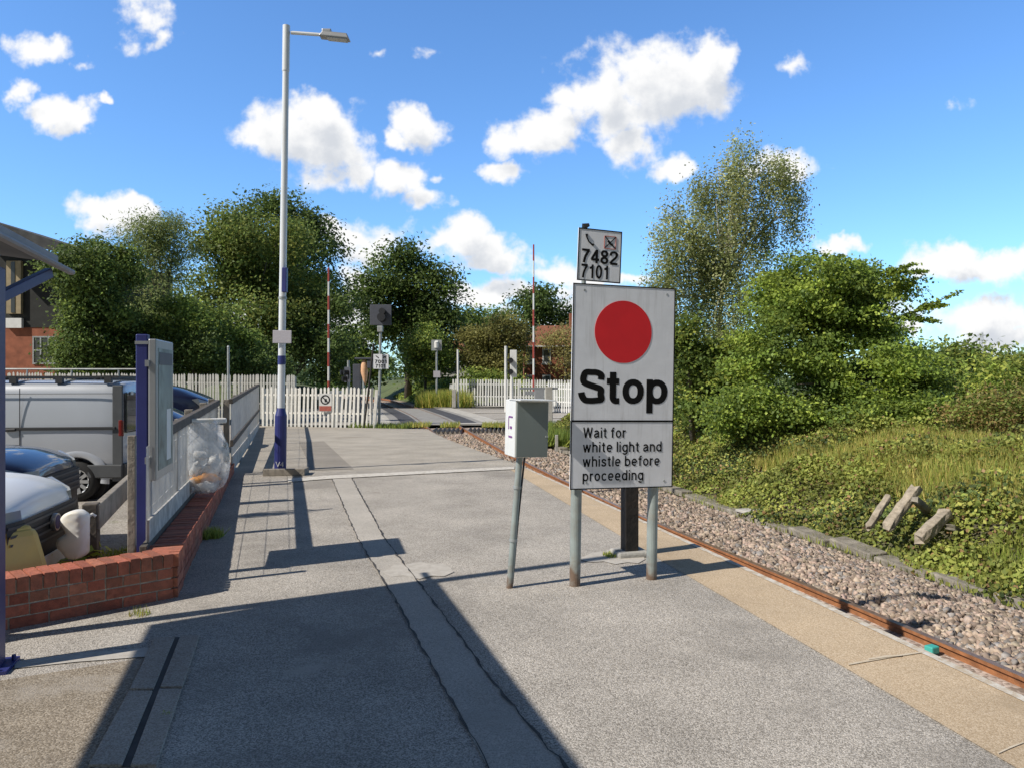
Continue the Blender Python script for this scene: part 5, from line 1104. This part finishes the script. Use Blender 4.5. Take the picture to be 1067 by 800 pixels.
def tree(name, label, cat, blobs, base, n, cols, leaf=(.12, .07), per=22, cr=.35, trunk=.16, bark='bark', shell=.55, droop=0., nb=8, flat=.65, trunkless=False, group=None, limbs=True, bough=.42, nbg=15):
    t = thing(name, label, cat, base, group=group); b0 = Vector(base)
    blobs = [tuple(np.array(b) - np.array([base[0], base[1], base[2], 0, 0, 0])) for b in blobs]
    P, Nn, ci, nc, tone = crown(blobs, n, per, cr, shell, flat, droop, bough, nbg); V, Q = quads(P, Nn, leaf[0], leaf[1])
    pal = np.array(cols); k = rng.integers(0, len(pal), nc); cl = pal[k] * rng.uniform(.75, 1.25, (nc, 1)) * tone[:, None]; c = cl[ci] * rng.uniform(.75, 1.25, (len(P), 1))
    fastmesh('crown', V, Q, M['leaf'], t, np.repeat(c, 4, axis=0))
    mb = MB(); top = max(b[2] for b in blobs); rr = random.Random(int(n))
    bs = sorted(blobs, key=lambda b: -b[2]); ax = Vector(bs[0][:3])
    pts = [Vector((0, 0, -.3)), Vector((rr.uniform(-.1, .1), rr.uniform(-.1, .1), ax.z * .35)), Vector((ax.x * .5, ax.y * .5, ax.z * .7)), ax]
    mb.tube(pts, [trunk, trunk * .8, trunk * .5, trunk * .15], 10)
    if limbs:
        for b in blobs:
            for _ in range(max(1, nb // len(blobs) + 1)):
                d = Vector((rr.gauss(0, 1), rr.gauss(0, 1), rr.gauss(.3, .8))).normalized(); e = Vector((b[0] + d.x * b[3] * .85, b[1] + d.y * b[4] * .85, b[2] + d.z * b[5] * .85))
                f = rr.uniform(.3, .8); s_ = pts[1].lerp(pts[2], f) if e.z > pts[1].z else pts[0].lerp(pts[1], .8); m_ = s_.lerp(e, .5) + Vector((0, 0, rr.uniform(0, .3) * b[5]))
                mb.tube([s_, m_, e], [trunk * .42, trunk * .24, trunk * .05], 6)
    mb.build('trunk', M[bark], t, smooth=True)
    return t
def pb(u0, u1, v0, v1, y, ry=None):    # an ellipsoid of foliage that fills a window of directions at distance y
    a, b = dep(u0, v0, y), dep(u1, v1, y); rx_ = abs(b.x - a.x) / 2; rz_ = abs(a.z - b.z) / 2
    return ((a.x + b.x) / 2, y, (a.z + b.z) / 2, rx_, ry or min(rx_, rz_ * 1.3), rz_)
DK = [(.030, .048, .016), (.040, .062, .020), (.052, .078, .024)]; MD = [(.055, .085, .022), (.075, .105, .028), (.045, .070, .022)]
OL = [(.085, .105, .030), (.105, .120, .034), (.065, .085, .026)]; LT = [(.11, .145, .035), (.085, .12, .03), (.14, .16, .04)]
BI = [(.130, .150, .070), (.108, .130, .055), (.175, .185, .110), (.088, .108, .045)]; HW = [(.085, .125, .026), (.11, .15, .03), (.06, .09, .022), (.13, .165, .035)]
# left group
tree('broadleaf_tree', 'bushy mid green tree in front of the dark clad building', 'tree', [pb(54, 118, 258, 330, 34), pb(70, 140, 240, 320, 34.5), pb(80, 145, 300, 396, 34.5), pb(68, 112, 330, 398, 34)], (dep(88, 396, 34).x, 34, -.3), 36000, MD + DK, (.15, .095), trunk=.12)
tree('willow_tree', 'loose grey green willow between the two bushier trees on the left', 'tree', [pb(125, 180, 225, 300, 40), pb(150, 215, 218, 290, 41), pb(130, 215, 270, 390, 40)], (dep(165, 392, 40).x, 40, -.3), 26000, [(.085, .11, .045), (.065, .09, .036), (.10, .12, .05)], (.2, .05), cr=.5, per=16, shell=.35)
tree('broadleaf_tree', 'large olive green rounded tree behind the lamp post', 'tree', [pb(195, 265, 235, 320, 55), pb(225, 325, 222, 320, 56), pb(205, 335, 280, 400, 56), pb(285, 345, 255, 350, 57)], (dep(260, 392, 56).x, 56, -.6), 52000, OL + MD, (.25, .15), cr=.65, trunk=.3)
tree('broadleaf_tree', 'very dark tall tree rising behind the olive tree and lamp post', 'tree', [pb(235, 325, 203, 290, 64), pb(275, 356, 225, 320, 64), pb(290, 362, 270, 400, 64)], (dep(300, 392, 64).x, 64, -.8), 36000, DK, (.28, .18), cr=.75, trunk=.25)
tree('hazel_bush', 'sunlit green bush above the back paling fence by the steel post', 'bush', [pb(165, 240, 300, 399, 37.5), pb(200, 262, 330, 402, 38)], (dep(205, 400, 37.5).x, 37.5, -.3), 24000, MD + LT[:1], (.15, .10), cr=.35, trunk=.08)
tree('holly_bush', 'dark shrub mass behind the paling fence right of the lamp post', 'bush', [pb(200, 290, 330, 408, 53), pb(255, 330, 315, 408, 53), pb(310, 372, 305, 410, 55)], (dep(300, 408, 54).x, 54, -.6), 30000, DK, (.22, .14), cr=.5, trunk=.1)
tree('shade_hedge', 'low dark hedge added for tree shade directly behind the back paling fence', 'bush', [pb(120, 190, 352, 403, 35.6), pb(180, 245, 350, 404, 36.2), pb(235, 300, 362, 405, 38)], (dep(205, 403, 36.4).x, 36.4, -.3), 16000, DK, (.15, .1), cr=.3, trunk=.06, shell=.2)  # dark hedge added to stand for the tree shade between the pales
tree('holly_bush', 'dark undergrowth below the trees beside the brick building', 'bush', [pb(95, 150, 320, 399, 36), pb(60, 110, 350, 399, 35.5), pb(130, 180, 330, 400, 38)], (dep(120, 398, 36).x, 36, -.3), 20000, DK, (.16, .10), cr=.4, trunk=.08)
# middle
tree('oak_tree', 'big dark rounded tree standing alone beyond the level crossing', 'tree', [pb(392, 460, 256, 320, 76), pb(368, 430, 285, 350, 75), pb(425, 482, 280, 350, 76), pb(385, 478, 310, 385, 77), pb(420, 470, 340, 400, 77)], (dep(425, 408, 76).x, 76, -.8), 36000, DK + MD[:1], (.34, .22), cr=.8, trunk=.4)
tree('hawthorn_bush', 'bright green rounded bush below the big dark tree', 'bush', [pb(421, 464, 340, 378, 66), pb(425, 468, 360, 392, 66)], (dep(443, 395, 66).x, 66, -.7), 10000, LT + MD, (.22, .15), cr=.5, trunk=.15)
tree('broadleaf_tree', 'broad olive brown tree just right of the pale lamp board', 'tree', [pb(482, 520, 335, 385, 68), pb(505, 548, 325, 390, 69), pb(490, 548, 360, 408, 68)], (dep(515, 410, 68).x, 68, -.7), 20000, [(.10, .10, .035), (.085, .085, .03), (.07, .075, .028)], (.24, .16), cr=.55, trunk=.25)
tree('broadleaf_tree', 'dark tree top standing above the brick house roof', 'tree', [pb(541, 590, 295, 345, 100), pb(535, 600, 320, 372, 100), pb(580, 625, 325, 372, 100)], (dep(566, 395, 100).x, 100, -1), 14000, DK, (.4, .28), cr=.9, trunk=.4)
tree('ash_tree', 'yellowish brown small tree in front of the brick house', 'tree', [pb(566, 600, 335, 372, 67), pb(578, 625, 340, 400, 67)], (dep(592, 405, 67).x, 67, -.7), 6000, [(.13, .12, .05), (.10, .095, .04)], (.2, .12), cr=.5, per=12, trunk=.12)
for k, (a, b_, v0, y, lab) in enumerate(((476, 512, 322, 115, 'mid green tree in the distant row left of the olive brown tree'), (505, 545, 322, 125, 'rounded tree in the distant row behind the olive brown tree'), (345, 392, 345, 80, 'small green tree beyond the crossing signals under the open sky'))):
    tree('broadleaf_tree', lab, 'tree', [pb(a, b_, v0, v0 + 45, y), pb(a + 4, b_ + 2, v0 + 25, 400, y)], (dep((a + b_) / 2, 402, y).x, y, -1), 7000, MD, (.45, .3), cr=1.0, trunk=.3)
tree('hedge', 'low green hedge between the gate post and the brown tree', 'hedge', [pb(482, 512, 384, 408, 62), pb(500, 548, 386, 410, 62)], (dep(512, 412, 62).x, 62, -.6), 6000, LT + MD, (.2, .13), cr=.4, trunk=.06)
# right
tree('birch_tree', 'tall feathery silver birch with ragged top right of the stop board', 'tree', [pb(745, 790, 132, 215, 22, .6), pb(715, 785, 175, 280, 22, 1.2), pb(672, 730, 208, 300, 21.5, .9), pb(775, 845, 168, 205, 22, .6), pb(815, 845, 185, 240, 22.3, .35), pb(775, 812, 215, 275, 22.2, .5), pb(690, 800, 250, 360, 22, 1.6), pb(700, 800, 320, 430, 22, 1.6), pb(662, 700, 280, 330, 21.6, .5)], (dep(748, 440, 22).x, 22, .5), 74000, BI, (.085, .044), per=26, cr=.15, shell=.25, droop=.42, trunk=.085, bark='birchbark', nb=34, flat=2.0, bough=.40, nbg=15)
tree('ivy_column', 'ivy covered lower growth at the foot of the birch beside the stop board', 'shrub', [pb(698, 735, 325, 445, 20.3, .7), pb(715, 775, 350, 445, 20.5, .9)], (dep(722, 445, 20.4).x, 20.4, .2), 16000, LT + MD + MD, (.10, .08), cr=.2, trunk=.08)
tree('field_maple', 'dense bright green spreading tree on the bank right of the birch', 'tree', [pb(800, 905, 268, 345, 19, 1.6), pb(850, 952, 268, 350, 19.4, 1.5), pb(770, 860, 320, 458, 18.6, 1.6), pb(840, 960, 330, 462, 18.6, 1.7), pb(900, 985, 360, 460, 19, 1.3), pb(790, 850, 295, 350, 19, 1.0), pb(845, 925, 310, 385, 19.3, 1.2)], (dep(865, 445, 19).x, 19, .5), 105000, HW + [(.05, .075, .02)], (.088, .062), per=46, cr=.22, shell=.5, trunk=.16, nb=20, flat=.36, bough=.36, nbg=24)
# its long bare-ended side branch
c1 = [dep(930, 335, 19), dep(960, 322, 19), dep(990, 308, 19), dep(1003, 303, 19)]
tb = bpy.data.objects['field_maple']; lo = Vector(tb.location); mb = MB(); mb.tube([p - lo for p in c1], [.03, .02, .012, .005], 6)
for a, b_ in (((945, 330), (978, 335)), ((960, 322), (985, 318)), ((900, 290), (955, 275)), ((925, 285), (965, 283))): mb.tube([dep(*a, 19) - lo, dep(*b_, 19) - lo], [.015, .005], 5)
mb.build('side_branches', M['bark'], tb)
PP = []
for a, b_ in (((930, 335), (1003, 303)), ((945, 330), (978, 335)), ((960, 322), (985, 318)), ((900, 290), (955, 275)), ((925, 285), (965, 283))):
    A, B = dep(*a, 19), dep(*b_, 19)
    for _ in range(260): q = random.random() ** 1.2; p = A.lerp(B, q) - lo; PP.append((p.x + random.gauss(0, .05), p.y + random.gauss(0, .06), p.z + random.gauss(0, .05) * (1.3 - q)))
PP = np.array(PP); V, Q = quads(PP, np.tile([0, 0, 1.], (len(PP), 1)), .10, .07); pal = np.array(HW); cc = pal[rng.integers(0, 4, len(PP))]
fastmesh('side_leaves', V, Q, M['leaf'], tb, np.repeat(cc, 4, axis=0))
tree('elder_bush', 'rounded green bush behind the right flank of the spreading tree', 'bush', [pb(935, 1010, 352, 440, 24), pb(965, 1030, 362, 440, 25)], (dep(975, 440, 24).x, 24, .6), 16000, LT + MD, (.13, .09), cr=.3, trunk=.1)
tree('sallow_bush', 'upright leafed pale green bush at the right picture edge', 'bush', [pb(1000, 1060, 380, 450, 19), pb(1030, 1110, 372, 450, 20), pb(1085, 1160, 365, 450, 20)], (dep(1050, 450, 19.5).x, 19.5, .6), 18000, LT, (.14, .06), cr=.28, trunk=.08)
tree('dock_bush', 'brownish green tangled bush below the pale green bush at far right', 'bush', [pb(985, 1050, 412, 482, 15.2), pb(1020, 1090, 402, 492, 14.8), pb(1060, 1130, 396, 500, 14.5)], (dep(1035, 480, 15).x, 15, .1), 15000, [(.10, .075, .03), (.075, .095, .025), (.11, .10, .04), (.065, .09, .022)], (.08, .04), cr=.2, trunk=.04, per=14)
tree('bramble_bush', 'dark green bramble thicket under the spreading tree on the bank', 'bush', [pb(735, 830, 408, 456, 18.0, .9), pb(810, 930, 414, 458, 17.6, .9), pb(900, 1000, 416, 458, 17.0, .9)], (dep(850, 462, 17.6).x, 17.6, .1), 30000, MD + HW, (.08, .06), cr=.2, trunk=.04)
# distant tree line
V_, Q_, C_ = [], [], []; tot = 0
for k in range(150):
    u = -500 + k * 14 + random.uniform(-6, 6); y = random.uniform(150, 210); h = random.uniform(4.5, 9) ; x = (u - U0) * y / F
    P, Nn, ci, nc, tn_ = crown([(x, y, h * .45 - 1, random.uniform(3.5, 6), 3, h * .6)], 260, 8, .9); V, Q = quads(P, Nn, 1.1, .8); V_.append(V); Q_.append(Q + tot); tot += len(V); C_.append(np.repeat(np.tile(np.array(MD[k % 3]) * random.uniform(.8, 1.3) + np.array([.01, .014, .02]), (len(P), 1)), 4, axis=0))
tag(fastmesh('distant_woodland', np.concatenate(V_), np.concatenate(Q_), M['leaf'], cols=np.concatenate(C_)), kind='stuff')
# ivy on the bank
def lumps(q, y): return -.06 + .13 * math.sin(1.7 * y + 2.1 * q) + .09 * math.sin(3.1 * y - 1.3 * q + 1) + .06 * math.sin(5.3 * q + 2.3 * y)
P, Nn, cc = [], [], []
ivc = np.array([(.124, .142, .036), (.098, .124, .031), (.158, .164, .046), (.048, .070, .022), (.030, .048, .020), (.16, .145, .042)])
for _ in range(170000):
    y = 5.5 + 26 * random.random() ** 1.0; q = 3.0 + 4.45 * random.random() ** .9
    edge = 3.24 + .30 * math.sin(y * 1.3) + .16 * math.sin(y * 3.7)
    if y < 9: edge += (9 - y) * .10
    if q < edge - (.2 if random.random() < .12 else 0): continue
    if q > 5.0 and y < 14.5 and random.random() < .75: continue
    p = off(y, q); hgt = max(.04, min(.34, (q - edge) * .5 + .07)); z = bankz(q, y) + hgt * random.random() ** .5 + lumps(q, y) * min(1, (q - edge))
    P.append((p.x, p.y, z)); dx = math.cos(1.7 * y + 2.1 * q); Nn.append((-.7 + .25 * dx, -.25, .8))
    k = int(abs(math.sin(y * 1.1 + q * 1.9) * 2 + random.gauss(1.2, 1.1))) % 6; hol_shade = .55 + .45 * min(1, max(0, .5 + 1.6 * (math.sin(2.9 * y + 1.7 * q) * math.sin(3.7 * q - 1.9 * y + .6)) + random.gauss(0, .25))); cc.append((ivc[k] if random.random() > .05 else np.array([.13, .085, .045])) * random.uniform(.75, 1.3) * hol_shade)  # shaded hollows painted into the leaf colour in patches
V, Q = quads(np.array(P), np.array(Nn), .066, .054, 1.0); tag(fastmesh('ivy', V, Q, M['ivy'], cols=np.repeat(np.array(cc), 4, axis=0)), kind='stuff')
# grass: blades as thin triangles
GV, GC = [], []
def blades(n, f, h, col, w_=.012, lean=.35):
    for _ in range(n):
        r = f()
        if r is None: continue
        x, y, z = r; hh = h * random.uniform(.5, 1.3); a = random.uniform(0, 6.28); l = random.gauss(0, lean) * hh; dx, dy = math.cos(a) * w_, math.sin(a) * w_; ax_ = random.uniform(0, 6.28)
        GV.extend([(x - dx, y - dy, z), (x + dx, y + dy, z), (x + math.cos(ax_) * l, y + math.sin(ax_) * l, z + hh)])
        c = np.array(col[random.randrange(len(col))]) * random.uniform(.7, 1.3); GC.extend([c] * 3)
GR = [(.12, .15, .035), (.16, .17, .05), (.10, .13, .03)]; DRY = [(.22, .19, .07), (.17, .17, .055), (.12, .14, .04)]
def bank_f(y0, y1, q0, q1):
    def f():
        y = random.uniform(y0, y1); q = random.uniform(q0, q1); p = off(y, q); return (p.x, p.y, bankz(q, y) + .02)
    return f
blades(26000, bank_f(8.5, 16.5, 4.7, 7.6), .22, DRY + GR[:1], .012); blades(3500, bank_f(6, 9.5, 3.3, 4.6), .14, GR, .01); blades(1800, bank_f(7, 22, 3.0, 3.5), .10, GR, .012)
def disc(c, r, z=None):
    def f():
        a = random.uniform(0, 6.28); q = r * math.sqrt(random.random()); return (c[0] + q * math.cos(a), c[1] + q * math.sin(a), c[2] if z is None else z)
    return f
blades(5000, lambda: (lambda u: (dep(u, 400, 57).x + random.gauss(0, .3), random.uniform(55.2, 59), -.65))(random.uniform(443, 486)), 1.1, LT + [(.25, .23, .07)], .035)
blades(1300, lambda: (lambda u: (dep(u, 440, 36).x, random.uniform(34.2, 36), RZ - .05))(random.choice([random.uniform(425, 450), random.uniform(462, 480), random.uniform(503, 545), random.uniform(503, 545)])), .2, LT + DRY, .025)
blades(900, lambda: (lambda u: (dep(u, 440, 31.5).x, random.uniform(30.9, 32.3), -.55))(random.uniform(365, 425)), .24, LT + MD, .03)
blades(5000, lambda: (lambda u: (dep(u, 440, 29).x, random.uniform(27, 34), -.85))(random.uniform(560, 592)), .45, LT + MD, .03)
blades(260, disc(at(640, 579), .10, .0), .035, GR, .006); blades(60, disc(at(145, 640), .07, 0), .045, LT + DRY, .004); blades(400, disc(ls(-.66, 8.2), .14, 0), .09, LT, .006)
blades(900, disc((-4.1, 7.9, CP), .45, CP), .05, GR, .008); blades(500, disc((-3.7, 7.4, CP), .3, CP), .05, GR, .008); blades(40, disc(at(172, 745), .03, .0), .02, LT, .003)
GV = np.array(GV); tag(fastmesh('grass', GV, np.arange(len(GV)).reshape(-1, 3), M['grass'], cols=np.array(GC), n=3), kind='stuff')
# grassy cutting side beyond the crossing, left and right of the track
def mound(name, pts, m): 
    mb = MB(); n = len(pts[0])
    for r_ in pts: mb.v += [tuple(p) for p in r_]
    for i in range(len(pts) - 1):
        for k in range(n - 1): mb.f.append((i * n + k, i * n + k + 1, (i + 1) * n + k + 1, (i + 1) * n + k)); mb.mi.append(0)
    return struct(mb.build(name, m, smooth=True))
def sidebank(sgn, q0, w_, h, y0, y1, name):
    rows_ = []
    for y in np.linspace(y0, y1, 10): rows_.append([off(float(y), sgn * (q0 + w_ * f)) + Vector((0, 0, -.8 + h * g_ * min(1, (y - y0) / 4 + .2))) for f, g_ in ((0, 0), (.25, .35), (.5, .75), (.75, .95), (1, 1), (3, 1))])
    return mound(name, rows_, M['grassland'])
sidebank(1, 2.2, 5, 1.9, 58, 100, 'cutting_slope'); sidebank(-1, 2.6, 6, 1.7, 56, 100, 'cutting_slope')
P = []; Nn = []; cc = []
for _ in range(9000):
    y = random.uniform(58, 80); q = 2.4 + 6 * random.random(); p = off(y, q); f = (q - 2.2) / 5; z = -.8 + 1.9 * float(np.interp(f, [0, .25, .5, .75, 1], [0, .35, .75, .95, 1])) + .25 * random.random() + .15 * math.sin(y + q * 2); P.append((p.x, p.y, z)); Nn.append((-.5, -.4, .8)); cc.append(np.array(random.choice(LT + MD)) * random.uniform(.8, 1.3))
V, Q = quads(np.array(P), np.array(Nn), .32, .24, .6); tag(fastmesh('undergrowth', V, Q, M['leaf'], cols=np.repeat(np.array(cc), 4, axis=0)), kind='stuff')
# sprigs growing in the car park
for (x, y, h, lab) in ((-4.12, 8.75, .28, 'leafy weed sprouting beside the van wheel and plank barrier'), (-3.42, 6.05, .30, 'thin weed sprig growing behind the brick wall below the white hatchback')):
    t = thing('weed', lab, 'weed', (x, y, CP)); mb = MB(); mb.tube([(0, 0, 0), (.02, 0, h), (.03, .01, h * 1.6)], [.008, .006, .003], 5); mb.build('stem', M['bark'], t)
    PP = rng.normal(size=(60, 3)) * np.array([.09, .09, .10]) + np.array([.02, 0, h * 1.25]); V, Q = quads(PP, np.tile([-.3, -.3, .8], (60, 1)), .09, .06); fastmesh('leaves', V, Q, M['leaf'], t, np.repeat(np.array(LT)[rng.integers(0, 3, 60)] * 1.3, 4, axis=0))
